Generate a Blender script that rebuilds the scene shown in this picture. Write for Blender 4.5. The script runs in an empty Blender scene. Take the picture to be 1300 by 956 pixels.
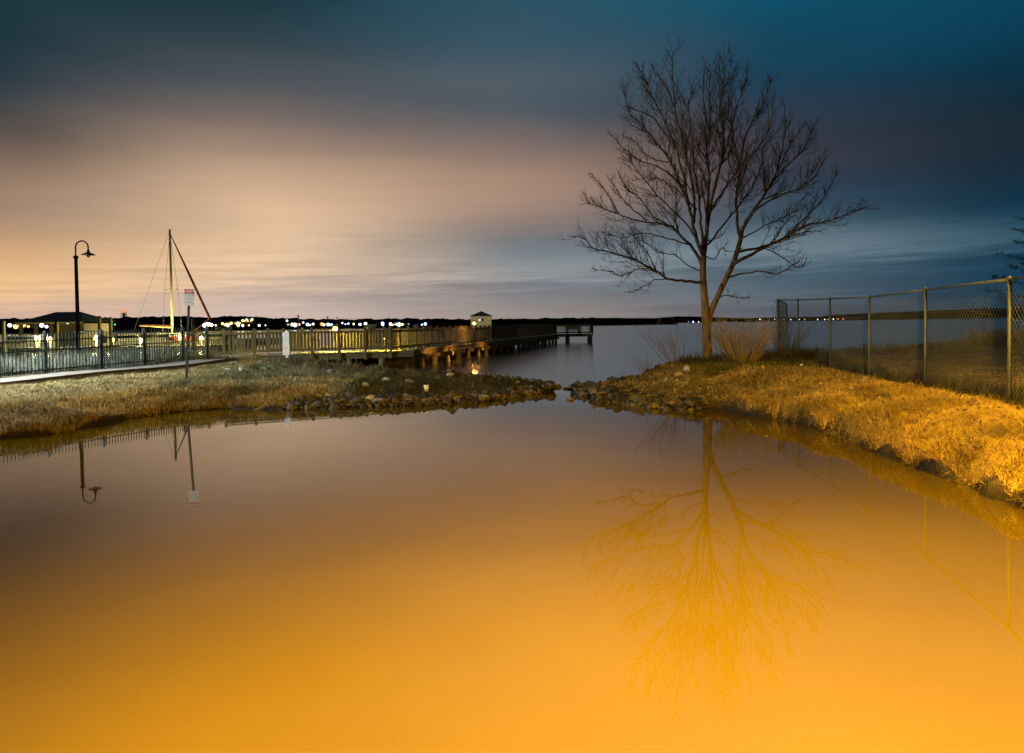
import bpy, math, random
import numpy as np
from mathutils import Vector, Matrix, noise as mnoise
random.seed(7); rng = np.random.default_rng(11)
R = math.radians
scene = bpy.context.scene
COL = scene.collection

# ------------------------------------------------------------------ camera
F = 867.0; CAMZ = 2.0
PITCH = math.atan(21/867.0); ROLL = R(0.83)
cam_d = bpy.data.cameras.new('camera'); cam = bpy.data.objects.new('camera', cam_d); COL.objects.link(cam)
cam_d.sensor_width = 36; cam_d.lens = F/1300*36; cam_d.shift_y = -44.5/1300
cam_d.clip_start = 0.05; cam_d.clip_end = 20000
MCAM = Matrix.Rotation(R(90)-PITCH, 4, 'X') @ Matrix.Rotation(-ROLL, 4, 'Z')
cam.matrix_world = Matrix.Translation((0, 0, CAMZ)) @ MCAM
scene.camera = cam
CR = np.array(MCAM.to_3x3())

# ------------------------------------------------------------------ view
vs = scene.view_settings
vs.view_transform = 'Standard'; vs.look = 'None'; vs.exposure = 0; vs.gamma = 1; vs.use_curve_mapping = False
scene.cycles.max_bounces = 6; scene.cycles.transparent_max_bounces = 8
scene.cycles.use_denoising = True
scene.cycles.sample_clamp_indirect = 3

def lin(c):
    return tuple(((v/255)/12.92 if v/255 <= .04045 else ((v/255+.055)/1.055)**2.4) for v in c)
def hor(x): return 412.5-.0145*(x-650)

# ------------------------------------------------------------------ world: night sky over a lit town
world = bpy.data.worlds.new('World'); scene.world = world; world.use_nodes = True
nt = world.node_tree; nt.nodes.clear()
def N(tree, t, **kw):
    n = tree.nodes.new(t)
    for k, v in kw.items(): setattr(n, k, v)
    return n
def M2(tree, op, a, b=None, c=None, clamp=False):
    n = N(tree, 'ShaderNodeMath', operation=op, use_clamp=clamp)
    for i, v in enumerate((a, b, c)):
        if v is None: continue
        if isinstance(v, (int, float)): n.inputs[i].default_value = v
        else: tree.links.new(v, n.inputs[i])
    return n.outputs[0]
tc = N(nt, 'ShaderNodeTexCoord'); sep = N(nt, 'ShaderNodeSeparateXYZ')
nt.links.new(tc.outputs['Generated'], sep.inputs[0])
sx, sy, sz = sep.outputs
az = M2(nt, 'ARCTAN2', sx, sy)
el = M2(nt, 'ARCSINE', sz)
SKY = {  # azimuth column -> (height in the frame, colour) as the clouds are lit
    0:    [(0,(20,50,60)),(60,(24,50,62)),(110,(46,60,68)),(150,(74,72,72)),(182,(102,88,80)),(222,(140,116,98)),(270,(160,132,108)),(305,(196,156,118)),(340,(226,182,130)),(365,(236,190,140)),(400,(214,180,156))],
    325:  [(0,(28,55,65)),(70,(62,73,80)),(120,(94,92,93)),(160,(136,117,106)),(200,(178,150,126)),(260,(222,186,152)),(300,(230,195,160)),(345,(228,193,160)),(378,(204,180,165)),(400,(214,190,175))],
    650:  [(0,(45,85,102)),(60,(60,85,100)),(100,(80,93,102)),(150,(92,94,100)),(205,(146,122,110)),(250,(170,140,122)),(290,(136,124,120)),(318,(120,126,132)),(345,(146,148,150)),(372,(128,129,134)),(400,(150,140,136))],
    975:  [(0,(15,80,105)),(50,(20,70,94)),(110,(32,62,82)),(150,(48,60,75)),(200,(60,62,73)),(250,(50,68,86)),(288,(70,92,106)),(318,(112,130,140)),(345,(80,100,113)),(378,(92,104,114)),(402,(88,94,104))],
    1300: [(0,(10,68,92)),(60,(10,54,76)),(120,(14,44,60)),(170,(26,42,54)),(220,(24,46,62)),(268,(20,58,78)),(300,(46,84,102)),(330,(18,60,82)),(370,(12,60,82)),(400,(10,50,70))],
}
# soft cloud noise bends the bands, fine streaks near the water
comb = N(nt, 'ShaderNodeCombineXYZ')
nt.links.new(M2(nt, 'MULTIPLY', az, 2.6), comb.inputs[0]); nt.links.new(M2(nt, 'MULTIPLY', el, 9.0), comb.inputs[1])
n1 = N(nt, 'ShaderNodeTexNoise'); n1.inputs['Scale'].default_value = 1.1; n1.inputs['Detail'].default_value = 4; n1.inputs['Roughness'].default_value = .45
nt.links.new(comb.outputs[0], n1.inputs['Vector'])
comb2 = N(nt, 'ShaderNodeCombineXYZ')
nt.links.new(M2(nt, 'MULTIPLY', az, 5.0), comb2.inputs[0])
nt.links.new(M2(nt, 'MULTIPLY', M2(nt, 'ADD', el, M2(nt, 'MULTIPLY', az, -.02)), 95.0), comb2.inputs[1])
n2 = N(nt, 'ShaderNodeTexNoise'); n2.inputs['Scale'].default_value = 1.0; n2.inputs['Detail'].default_value = 5; n2.inputs['Roughness'].default_value = .6
nt.links.new(comb2.outputs[0], n2.inputs['Vector'])
band = N(nt, 'ShaderNodeMapRange', interpolation_type='SMOOTHSTEP')     # where the streaks live
nt.links.new(el, band.inputs[0]); band.inputs[1].default_value = .17; band.inputs[2].default_value = .05; band.inputs[3].default_value = 0.12; band.inputs[4].default_value = 1
st = M2(nt, 'MULTIPLY', M2(nt, 'SUBTRACT', n2.outputs['Fac'], .5), band.outputs[0])
eld = M2(nt, 'ADD', el, M2(nt, 'MULTIPLY', M2(nt, 'SUBTRACT', n1.outputs['Fac'], .5), .035))
eld = M2(nt, 'ADD', eld, M2(nt, 'MULTIPLY', st, .07))
pos = M2(nt, 'DIVIDE', M2(nt, 'MAXIMUM', eld, 0.0), .8)
cols = sorted(SKY); prev = None
for i, cx in enumerate(cols):
    a = math.atan((cx-650)/F)
    rp = N(nt, 'ShaderNodeValToRGB'); cr = rp.color_ramp; cr.interpolation = 'CARDINAL'
    stops = [(math.atan((hor(cx)-y)/F*math.cos(a))/.8, lin(c)) for y, c in SKY[cx]]
    top = tuple(v*.55 for v in stops[0][1])
    stops = sorted(stops); stops.append((min(stops[-1][0]+.22, .9), tuple(v*1.05 for v in stops[-1][1]))); stops.append((1.0, top))
    cr.elements[0].position = stops[0][0]; cr.elements[0].color = (*stops[0][1], 1)
    cr.elements[1].position = stops[-1][0]; cr.elements[1].color = (*stops[-1][1], 1)
    for p, c in stops[1:-1]:
        e = cr.elements.new(p); e.color = (*c, 1)
    nt.links.new(pos, rp.inputs[0])
    if prev is None: prev = rp.outputs[0]
    else:
        mr = N(nt, 'ShaderNodeMapRange', interpolation_type='SMOOTHSTEP')
        azd = M2(nt, 'ADD', az, M2(nt, 'MULTIPLY', M2(nt, 'SUBTRACT', n1.outputs['Fac'], .5), .22))
        nt.links.new(azd, mr.inputs[0]); mr.inputs[1].default_value = math.atan((cols[i-1]-650)/F)-.04; mr.inputs[2].default_value = a+.04
        mx = N(nt, 'ShaderNodeMix', data_type='RGBA'); nt.links.new(mr.outputs[0], mx.inputs[0])
        nt.links.new(prev, mx.inputs[6]); nt.links.new(rp.outputs[0], mx.inputs[7]); prev = mx.outputs[2]
absaz = M2(nt, 'ABSOLUTE', az)
mr = N(nt, 'ShaderNodeMapRange', interpolation_type='SMOOTHSTEP'); nt.links.new(absaz, mr.inputs[0])
mr.inputs[1].default_value = .9; mr.inputs[2].default_value = 1.9
mx = N(nt, 'ShaderNodeMix', data_type='RGBA'); nt.links.new(mr.outputs[0], mx.inputs[0]); nt.links.new(prev, mx.inputs[6]); mx.inputs[7].default_value = (*lin((70, 62, 58)), 1)
gain = M2(nt, 'ADD', 1.0, M2(nt, 'ADD', M2(nt, 'MULTIPLY', st, .9), M2(nt, 'MULTIPLY', M2(nt, 'SUBTRACT', n1.outputs['Fac'], .5), .18)))
vm = N(nt, 'ShaderNodeVectorMath', operation='SCALE'); nt.links.new(mx.outputs[2], vm.inputs[0]); nt.links.new(gain, vm.inputs[3])
bg = N(nt, 'ShaderNodeBackground'); nt.links.new(vm.outputs[0], bg.inputs[0]); bg.inputs[1].default_value = 1.0
skyt = N(nt, 'ShaderNodeTexSky', sky_type='NISHITA'); skyt.sun_disc = False; skyt.sun_elevation = R(-4); skyt.sun_rotation = R(-60)
bg2 = N(nt, 'ShaderNodeBackground'); nt.links.new(skyt.outputs[0], bg2.inputs[0]); bg2.inputs[1].default_value = .008
add = N(nt, 'ShaderNodeAddShader'); nt.links.new(bg.outputs[0], add.inputs[0]); nt.links.new(bg2.outputs[0], add.inputs[1])
wo = N(nt, 'ShaderNodeOutputWorld'); nt.links.new(add.outputs[0], wo.inputs[0])

# ------------------------------------------------------------------ lamp strengths (the lamps stand in their builders)
SODIUM = (1.0, .53, .02); SODIUM_W = 16500; SODIUM2_W = 43000
SODIUM_POS = (5.2, 2.4, 6.6); SODIUM2_POS = (1.2, 1.0, 6.6)
COOL = (.92, 1.0, .90); COOL_W = 11500
COOL_POS = (-18.0, 17.6, 6.0)

# ------------------------------------------------------------------ helpers
def ray(px, py):
    v = np.array([(px-650)/F, -(py-433.5)/F, -1.0]); d = CR @ v; return d
def W(px, py, Y):
    d = ray(px, py); t = Y/d[1]; return np.array([d[0]*t, Y, CAMZ+d[2]*t])
def G(px, py, z=0.0):
    d = ray(px, py); t = (z-CAMZ)/d[2]; return np.array([d[0]*t, d[1]*t, z])

class MB:
    def __init__(s): s.v = []; s.f = []
    def quad(s, a, b, c, d):
        n = len(s.v); s.v += [a, b, c, d]; s.f.append((n, n+1, n+2, n+3)); return s
    def box(s, c, size, rz=0, rx=0):
        hx, hy, hz = [k/2 for k in size]; n = len(s.v); c_, s_ = math.cos(rz), math.sin(rz)
        for x, y, z in ((-hx,-hy,-hz),(hx,-hy,-hz),(hx,hy,-hz),(-hx,hy,-hz),(-hx,-hy,hz),(hx,-hy,hz),(hx,hy,hz),(-hx,hy,hz)):
            if rx: y, z = y*math.cos(rx)-z*math.sin(rx), y*math.sin(rx)+z*math.cos(rx)
            s.v.append((c[0]+x*c_-y*s_, c[1]+x*s_+y*c_, c[2]+z))
        for q in ((0,3,2,1),(4,5,6,7),(0,1,5,4),(1,2,6,5),(2,3,7,6),(3,0,4,7)): s.f.append(tuple(n+k for k in q))
        return s
    def beam(s, a, b, w, h):
        a = Vector(a); b = Vector(b); d = (b-a).normalized(); up = Vector((0,0,1))
        if abs(d.z) > .95: up = Vector((1,0,0))
        r = d.cross(up).normalized()*w/2; u = r.cross(d).normalized()*h/2; n = len(s.v)
        for p in (a, b):
            for k in (-r-u, r-u, r+u, -r+u): s.v.append(tuple(p+k))
        for q in ((0,1,2,3),(7,6,5,4),(0,4,5,1),(1,5,6,2),(2,6,7,3),(3,7,4,0)): s.f.append(tuple(n+k for k in q))
        return s
    def tube(s, pts, rad, n=8, cap=True):
        pts = [Vector(p) for p in pts]; k = len(pts)
        if not hasattr(rad, '__len__'): rad = [rad]*k
        base = len(s.v); ref = None
        for i, p in enumerate(pts):
            d = (pts[min(i+1, k-1)]-pts[max(i-1, 0)])
            d = d.normalized() if d.length > 1e-9 else Vector((0,0,1))
            if ref is None: ref = d.orthogonal().normalized()
            else:
                ref = ref-d*ref.dot(d); ref = ref.normalized() if ref.length > 1e-6 else d.orthogonal().normalized()
            b = d.cross(ref)
            for j in range(n):
                a = 2*math.pi*j/n; s.v.append(tuple(p+(ref*math.cos(a)+b*math.sin(a))*rad[i]))
        for i in range(k-1):
            for j in range(n):
                s.f.append((base+i*n+j, base+i*n+(j+1)%n, base+(i+1)*n+(j+1)%n, base+(i+1)*n+j))
        if cap and n > 3:
            s.f.append(tuple(base+j for j in range(n))[::-1]); s.f.append(tuple(base+(k-1)*n+j for j in range(n)))
        return s
    def lathe(s, prof, c=(0,0,0), n=20):
        base = len(s.v)
        for r, z in prof:
            for j in range(n):
                a = 2*math.pi*j/n; s.v.append((c[0]+r*math.cos(a), c[1]+r*math.sin(a), c[2]+z))
        for i in range(len(prof)-1):
            for j in range(n): s.f.append((base+i*n+j, base+i*n+(j+1)%n, base+(i+1)*n+(j+1)%n, base+(i+1)*n+j))
        return s
    def ball(s, c, r, sx=1, sz=1):
        return s.lathe([(max(r*math.sin(t)*sx, 1e-4), -r*math.cos(t)*sz) for t in np.linspace(0.05, math.pi-.05, 7)], c, 10)

def tag(o, label=None, cat=None, group=None, kind=None):
    if label: o['label'] = label
    if cat: o['category'] = cat
    if group: o['group'] = group
    if kind: o['kind'] = kind
    return o
def root_of(o):
    while o.parent: o = o.parent
    return o
def obj(name, mb, mat, parent=None, smooth=False, world=True):
    me = bpy.data.meshes.new(name)
    v = np.array(mb.v, dtype=float)
    if parent is not None and world: v = v-np.array(root_of(parent).location)
    me.from_pydata(v.tolist(), [], mb.f); me.materials.append(mat); me.update()
    if smooth:
        for p in me.polygons: p.use_smooth = True
    o = bpy.data.objects.new(name, me); COL.objects.link(o); o.parent = parent
    return o
def thing(name, label, cat, loc, group=None, rz=0):
    o = bpy.data.objects.new(name, None); COL.objects.link(o); o.location = loc; o.rotation_euler = (0,0,rz); o.empty_display_size = .2
    return tag(o, label, cat, group)
def copy_tree(o, parent=None):
    c = o.copy(); COL.objects.link(c); c.parent = parent
    for ch in list(o.children): copy_tree(ch, c)
    return c
def bulk(name, v, f, mat, col=None, smooth=False):
    """numpy triangles -> mesh"""
    me = bpy.data.meshes.new(name); v = np.asarray(v, np.float32); f = np.asarray(f, np.int32); k = f.shape[1]
    me.vertices.add(len(v)); me.vertices.foreach_set('co', v.ravel())
    me.loops.add(f.size); me.loops.foreach_set('vertex_index', f.ravel())
    me.polygons.add(len(f)); me.polygons.foreach_set('loop_start', np.arange(0, f.size, k, dtype=np.int32))
    if smooth: me.polygons.foreach_set('use_smooth', np.ones(len(f), bool))
    if col is not None:
        at = me.attributes.new('tint', 'FLOAT_COLOR', 'POINT')
        at.data.foreach_set('color', np.concatenate([col, np.ones((len(col), 1))], 1).astype(np.float32).ravel())
    me.materials.append(mat); me.update(calc_edges=True); me.validate()
    o = bpy.data.objects.new(name, me); COL.objects.link(o); return o

def mat(name, c1, rough=.8, c2=None, scale=6, detail=6, bump=0, metal=0, stretch=(1,1,1), bscale=None, spec=.5):
    m = bpy.data.materials.new(name); m.use_nodes = True; t = m.node_tree; b = t.nodes['Principled BSDF']
    b.inputs['Roughness'].default_value = rough; b.inputs['Metallic'].default_value = metal; b.inputs['Specular IOR Level'].default_value = spec
    b.inputs['Base Color'].default_value = (*c1, 1)
    if c2 or bump:
        g = N(t, 'ShaderNodeTexCoord'); mp = N(t, 'ShaderNodeMapping'); mp.inputs['Scale'].default_value = stretch
        t.links.new(g.outputs['Object'], mp.inputs[0])
        n = N(t, 'ShaderNodeTexNoise'); n.inputs['Scale'].default_value = scale; n.inputs['Detail'].default_value = detail; n.inputs['Roughness'].default_value = .65
        t.links.new(mp.outputs[0], n.inputs['Vector'])
        if c2:
            r = N(t, 'ShaderNodeValToRGB'); r.color_ramp.elements[0].position = .35; r.color_ramp.elements[1].position = .65
            r.color_ramp.elements[0].color = (*c1, 1); r.color_ramp.elements[1].color = (*c2, 1)
            t.links.new(n.outputs['Fac'], r.inputs[0]); t.links.new(r.outputs[0], b.inputs['Base Color'])
        if bump:
            n3 = N(t, 'ShaderNodeTexNoise'); n3.inputs['Scale'].default_value = bscale or scale*3; n3.inputs['Detail'].default_value = 6
            t.links.new(mp.outputs[0], n3.inputs['Vector'])
            bp = N(t, 'ShaderNodeBump'); bp.inputs['Strength'].default_value = bump; bp.inputs['Distance'].default_value = .03
            t.links.new(n3.outputs['Fac'], bp.inputs['Height']); t.links.new(bp.outputs[0], b.inputs['Normal'])
    return m
def emit(name, c, s):
    m = bpy.data.materials.new(name); m.use_nodes = True; b = m.node_tree.nodes['Principled BSDF']
    b.inputs['Base Color'].default_value = (.5,.5,.5,1); b.inputs['Emission Color'].default_value = (*c, 1); b.inputs['Emission Strength'].default_value = s
    return m
def tint_mat(name, rough=.85, trans=0):
    m = bpy.data.materials.new(name); m.use_nodes = True; t = m.node_tree; b = t.nodes['Principled BSDF']
    a = N(t, 'ShaderNodeAttribute', attribute_name='tint'); t.links.new(a.outputs['Color'], b.inputs['Base Color'])
    b.inputs['Roughness'].default_value = rough; b.inputs['Specular IOR Level'].default_value = .25
    return m

# ------------------------------------------------------------------ terrain
POND = np.array([(5.2,-8),(5.2,3),(5.34,7.1),(5.42,8.3),(5.46,9.3),(5.5,10.4),(5.62,12.2),(5.4,13.7),(4.55,15.4),(3.59,15.6),(2.7,16.75),(2.2,17.9),(1.8,19.8),(1.9,21.2),(1.95,24),(1.35,24),(1.3,21.0),(1.0,20.2),(.22,19.1),(-1,17.6),(-2.6,17.2),(-3.7,17),(-5.55,16.7),(-7.2,17.1),(-8.2,16.5),(-8.8,15.1),(-8.9,13.4),(-9.6,12.8),(-12,12.0),(-16,11),(-22,4),(-22,-8)], float)
LAND = np.array([(130,-70),(130,60),(60,42),(32,35),(16,31.5),(11,29),(9.6,26.8),(8.2,24.4),(6.8,22.9),(5.4,22.6),(3.7,22.0),(2.5,21.6),(1.9,21.7),(1.3,21.8),(-.25,22.4),(-2.3,22.8),(-4.4,24.6),(-6.6,26.2),(-8.6,28.2),(-10.6,30.4),(-14,30.2),(-22,28.6),(-40,28),(-130,26),(-130,-70)], float)
def sdf(P, x, y):
    """distance to polygon edge, positive inside"""
    d = np.full(x.shape, 1e9); ins = np.zeros(x.shape, bool); n = len(P)
    for i in range(n):
        a = P[i]; b = P[(i+1) % n]; e = b-a
        t = np.clip(((x-a[0])*e[0]+(y-a[1])*e[1])/(e@e), 0, 1)
        d = np.minimum(d, np.hypot(x-a[0]-t*e[0], y-a[1]-t*e[1]))
        c = ((a[1] > y) != (b[1] > y)) & (x < (b[0]-a[0])*(y-a[1])/(b[1]-a[1]+1e-12)+a[0]); ins ^= c
    return np.where(ins, d, -d)
def vnoise(x, y, s, seed=0):
    xs = x*s+seed*17.3; ys = y*s-seed*9.1; xi = np.floor(xs); yi = np.floor(ys); fx = xs-xi; fy = ys-yi
    fx = fx*fx*(3-2*fx); fy = fy*fy*(3-2*fy)
    h = lambda a, b: np.modf(np.abs(np.sin(a*127.1+b*311.7+seed*74.7)*43758.5453))[0]
    return (h(xi, yi)*(1-fx)+h(xi+1, yi)*fx)*(1-fy)+(h(xi, yi+1)*(1-fx)+h(xi+1, yi+1)*fx)*fy-.5
ANCH = [(-12,15.5,.40),(-10,16.5,.38),(-14,18,.52),(-15,22,.62),(-12,29,.78),(-9.7,20.4,.48),(-9.5,27.5,.62),(-6,21,.42),(-4,20,.34),(-1.5,20,.30),(.5,20.6,.12),(3,19.5,.19),(4.5,18.5,.36),(6.0,21,.80),(7,18,.66),(8.4,16,.64),(7.9,13,.66),(7.2,9.9,.74),(6.9,6,.8),(9.3,22,.82),(9.7,24.8,.85),(14,20,.62),(14,27,.60),(20,15,.70),(25,30,.85),(19,27,.70),(-30,20,.62),(0,-20,1.2),(-15,5,.6),(-60,15,.8),(60,20,1.5)]
def sm(t): t = np.clip(t, 0, 1); return t*t*(3-2*t)
def height(x, y):
    x = np.asarray(x, float); y = np.asarray(y, float)
    num = 0; den = 0
    for ax, ay, h in ANCH:
        w = 1/((x-ax)**2+(y-ay)**2+.6)**1.6; num = num+w*h; den = den+w
    H = num/den
    wob = vnoise(x, y, .9, 1)*.5+vnoise(x, y, 2.3, 2)*.25+vnoise(x, y, 6, 4)*.08
    dp = -sdf(POND, x, y)+wob*.42+vnoise(x, y, 2.9, 71)*.22*sm((y-4)/3); dl = sdf(LAND, x, y)+wob*.6
    right = sm((x-3.4)/1.6)*sm((16.5-y)/2); left = sm((-6.5-x)/2.0)
    width = 2.6+(1.5-2.6)*np.maximum(right, left)
    prof = sm(dp/width)
    lip = .30*right*(1-np.exp(-np.maximum(dp, 0)/.10))+.10*left*(1-np.exp(-np.maximum(dp, 0)/.10))+.06*(1-np.exp(-np.maximum(dp, 0)/.1))
    h = np.maximum(H-lip, 0)*prof+lip
    h = h*sm(dl/1.6+.12)
    bump = vnoise(x, y, 3.1, 3)*.06+vnoise(x, y, 9, 5)*.03+vnoise(x, y, .5, 6)*.08
    mound = np.exp(-((dl-.9)/.6)**2)*sm((-x+2)/1.5)*sm((x+9.5)/1.5)*(.10+.22*(vnoise(x, y, 1.1, 8)+.3))*sm((y-19)/1)
    out = np.where((dp > 0) & (dl > 0), h+(bump+.02)*sm(dp/.5)*sm(dl/.5)+np.maximum(mound, 0), 0)
    under = np.where(dp <= 0, np.maximum(dp*.6, -.6), 0)+np.where(dl <= 0, np.maximum(dl*.35, -1.5), 0)
    out = np.where(dp <= 0, -.02+under, out); out = np.where(dl <= 0, -.02+under, out)
    return out
def hz(x, y): return float(height(np.array([x]), np.array([y]))[0])
def hit(px, py, far=80):
    d = ray(px, py); ts = np.linspace(4, far, 2400); X = d[0]*ts/d[1]; Z = CAMZ+d[2]*ts/d[1]
    h = np.maximum(height(X, ts), 0); i = np.argmax(Z < h) if (Z < h).any() else -1
    return np.array([X[i], ts[i], float(height(X[i:i+1], ts[i:i+1])[0]) if i != -1 else 0])

gx = np.concatenate([-np.geomspace(120, 24, 16), np.arange(-23, 24, .13), np.geomspace(24, 125, 16)])
gy = np.concatenate([-np.geomspace(65, 4, 12), np.arange(-3.5, 34, .13), np.geomspace(34.2, 60, 10)])
GX, GY = np.meshgrid(gx, gy); GZ = height(GX, GY)
nx, ny = len(gx), len(gy); ii = np.arange(nx*ny).reshape(ny, nx)
quads = np.stack([ii[:-1,:-1], ii[:-1,1:], ii[1:,1:], ii[1:,:-1]], -1).reshape(-1, 4)

def ground_material():
    m = bpy.data.materials.new('soil_and_straw'); m.use_nodes = True; t = m.node_tree; b = t.nodes['Principled BSDF']
    g = N(t, 'ShaderNodeTexCoord')
    n = N(t, 'ShaderNodeTexNoise'); n.inputs['Scale'].default_value = 1.3; n.inputs['Detail'].default_value = 9; n.inputs['Roughness'].default_value = .7; t.links.new(g.outputs['Object'], n.inputs['Vector'])
    r = N(t, 'ShaderNodeValToRGB'); cr = r.color_ramp; cr.elements[0].position = .33; cr.elements[0].color = (.045,.033,.018,1); cr.elements[1].position = .68; cr.elements[1].color = (.15,.11,.055,1)
    e = cr.elements.new(.5); e.color = (.095,.07,.035,1); t.links.new(n.outputs['Fac'], r.inputs[0])
    # wet mud at the water line, blackened higher up as shade on the bank face
    s = N(t, 'ShaderNodeSeparateXYZ'); t.links.new(g.outputs['Object'], s.inputs[0])
    w = N(t, 'ShaderNodeMapRange'); t.links.new(s.outputs[2], w.inputs[0]); w.inputs[1].default_value = .05; w.inputs[2].default_value = .30
    mx = N(t, 'ShaderNodeMix', data_type='RGBA'); t.links.new(w.outputs[0], mx.inputs[0]); mx.inputs[6].default_value = (.012,.009,.006,1); t.links.new(r.outputs[0], mx.inputs[7])
    t.links.new(mx.outputs[2], b.inputs['Base Color']); b.inputs['Roughness'].default_value = .9; b.inputs['Specular IOR Level'].default_value = .2
    n3 = N(t, 'ShaderNodeTexNoise'); n3.inputs['Scale'].default_value = 14; n3.inputs['Detail'].default_value = 8; t.links.new(g.outputs['Object'], n3.inputs['Vector'])
    bp = N(t, 'ShaderNodeBump'); bp.inputs['Strength'].default_value = .8; bp.inputs['Distance'].default_value = .06; t.links.new(n3.outputs['Fac'], bp.inputs['Height']); t.links.new(bp.outputs[0], b.inputs['Normal'])
    return m
ground = bulk('ground', np.stack([GX, GY, GZ], -1).reshape(-1, 3), quads, ground_material(), smooth=True)
tag(ground, kind='structure')

# ------------------------------------------------------------------ water
def water_mat(name, body, rough, ior, bstr, bscale, stretch, spec_tint=None):
    m = bpy.data.materials.new(name); m.use_nodes = True; t = m.node_tree; b = t.nodes['Principled BSDF']
    g = N(t, 'ShaderNodeTexCoord'); n = N(t, 'ShaderNodeTexNoise'); n.inputs['Scale'].default_value = .35; n.inputs['Detail'].default_value = 4; t.links.new(g.outputs['Object'], n.inputs['Vector'])
    r = N(t, 'ShaderNodeValToRGB'); r.color_ramp.elements[0].position = .3; r.color_ramp.elements[1].position = .75
    r.color_ramp.elements[0].color = (*[v*.88 for v in body], 1); r.color_ramp.elements[1].color = (*[v*1.12 for v in body], 1)
    t.links.new(n.outputs['Fac'], r.inputs[0]); t.links.new(r.outputs[0], b.inputs['Base Color'])
    b.inputs['Roughness'].default_value = rough; b.inputs['IOR'].default_value = ior
    mp = N(t, 'ShaderNodeMapping'); mp.inputs['Scale'].default_value = stretch; t.links.new(g.outputs['Object'], mp.inputs[0])
    n2 = N(t, 'ShaderNodeTexNoise'); n2.inputs['Scale'].default_value = bscale; n2.inputs['Detail'].default_value = 3; t.links.new(mp.outputs[0], n2.inputs['Vector'])
    bp = N(t, 'ShaderNodeBump'); bp.inputs['Strength'].default_value = bstr; bp.inputs['Distance'].default_value = .02; t.links.new(n2.outputs['Fac'], bp.inputs['Height']); t.links.new(bp.outputs[0], b.inputs['Normal'])
    return m
mb = MB(); mb.quad((-24,-10,0),(8,-10,0),(8,21.4,0),(-24,21.4,0))
tag(obj('pond_water', mb, water_mat('muddy_pond', (.050,.036,.002), .022, 2.3, .03, .7, (1,1,1))), kind='structure')
mb = MB(); n = len(mb.v)
xs = [-9000,-300,-60,-20,0,20,60,300,9000]; ys = [21.4,30,60,200,1000,9000]
for y in ys:
    for x in xs: mb.v.append((x, y, 0))
for j in range(len(ys)-1):
    for i in range(len(xs)-1): a = j*len(xs)+i; mb.f.append((a, a+1, a+1+len(xs), a+len(xs)))
tag(obj('lake_water', mb, water_mat('smooth_lake', (.03,.06,.078), .17, 1.45, .12, .25, (.25,1.6,1))), kind='structure')

# ------------------------------------------------------------------ materials
M = dict(
    bark=mat('bark', (.23,.155,.065), .9, (.05,.03,.015), 14, 8, 1.0, stretch=(1,1,.16), bscale=30),
    bark_unlit=mat('unlit_branch_bark', (.10,.065,.03), .9, (.035,.025,.016), 9, 8, .5),  # crown bark darker than the trunk: missing lamplight is put into the colour
    twig=mat('twig_bark', (.10,.075,.05), .9, (.16,.12,.08), 12),
    galv=mat('galvanised_steel', (.085,.10,.085), .6, (.05,.06,.05), 5, metal=.2, bump=.1),
    wire=mat('fence_wire', (.13,.14,.13), .6, metal=.2),
    green=mat('dark_green_paint', (.007,.020,.019), .5, (.011,.028,.026), 8),
    black=mat('black_paint', (.012,.013,.014), .4),
    wood=mat('weathered_timber', (.15,.115,.04), .85, (.065,.05,.02), 5, 8, .3, stretch=(6,6,.8)),
    pile=mat('pile_timber', (.16,.14,.08), .9, (.08,.075,.04), 5, 8, .4, stretch=(4,4,.6)),
    deck=mat('deck_boards', (.34,.31,.25), .8, (.24,.22,.18), 3, 6, .2, stretch=(8,1,1)),
    white=mat('white_enamel', (.80,.80,.78), .4),
    signwhite=mat('weathered_sign_white', (.60,.60,.58), .5, (.54,.54,.51), 5),
    white2=mat('painted_white', (.72,.72,.70), .5, (.62,.62,.60), 3),
    redp=mat('red_paint', (.62,.045,.02), .45),
    ink=mat('sign_ink', (.02,.02,.03), .5), ink2=mat('faded_ink', (.35,.36,.42), .6),
    signback=mat('aluminium', (.4,.4,.4), .4, metal=.7),
    rock=mat('rock_grey', (.18,.175,.16), .85, (.08,.08,.07), 4, 8, .7),
    rock2=mat('rock_tan', (.20,.145,.075), .85, (.085,.06,.035), 4, 8, .7),
    rock3=mat('rock_dark', (.07,.06,.05), .85, (.035,.03,.025), 4, 8, .7),
    rock4=mat('rock_pale', (.42,.41,.37), .8, (.22,.21,.19), 4, 8, .5),
    cream=mat('cream_boards', (.72,.60,.32), .7, (.62,.52,.28), 3, stretch=(.3,.3,6)),
    roof=mat('dark_shingle', (.03,.04,.042), .7, (.045,.055,.055), 14, bump=.3),
    tanwall=mat('tan_wall', (.33,.27,.18), .8, (.27,.22,.15), 3),
    path=mat('path_paving', (.25,.235,.22), .85, (.17,.16,.15), 2.5, 8, .2, stretch=(1,2.5,1)),
    edge=mat('red_brick_edging', (.085,.045,.035), .85, (.05,.03,.025), 8, bump=.4),
    mast=mat('mast_alloy', (.62,.55,.30), .4), sail=mat('dark_red_canvas', (.12,.03,.02), .8),
    hull=mat('boat_hull', (.7,.7,.68), .35), glass=mat('dark_glass', (.02,.03,.04), .1),
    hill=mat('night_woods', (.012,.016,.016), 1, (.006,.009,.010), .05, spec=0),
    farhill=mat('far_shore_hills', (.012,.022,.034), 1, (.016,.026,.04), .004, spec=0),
    litter=mat('white_plastic', (.7,.72,.7), .4), stick=mat('dead_wood', (.38,.30,.20), .9, (.26,.2,.13), 9),
    bed=mat('lamp_glass', (.8,.7,.5), .3),
)
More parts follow.
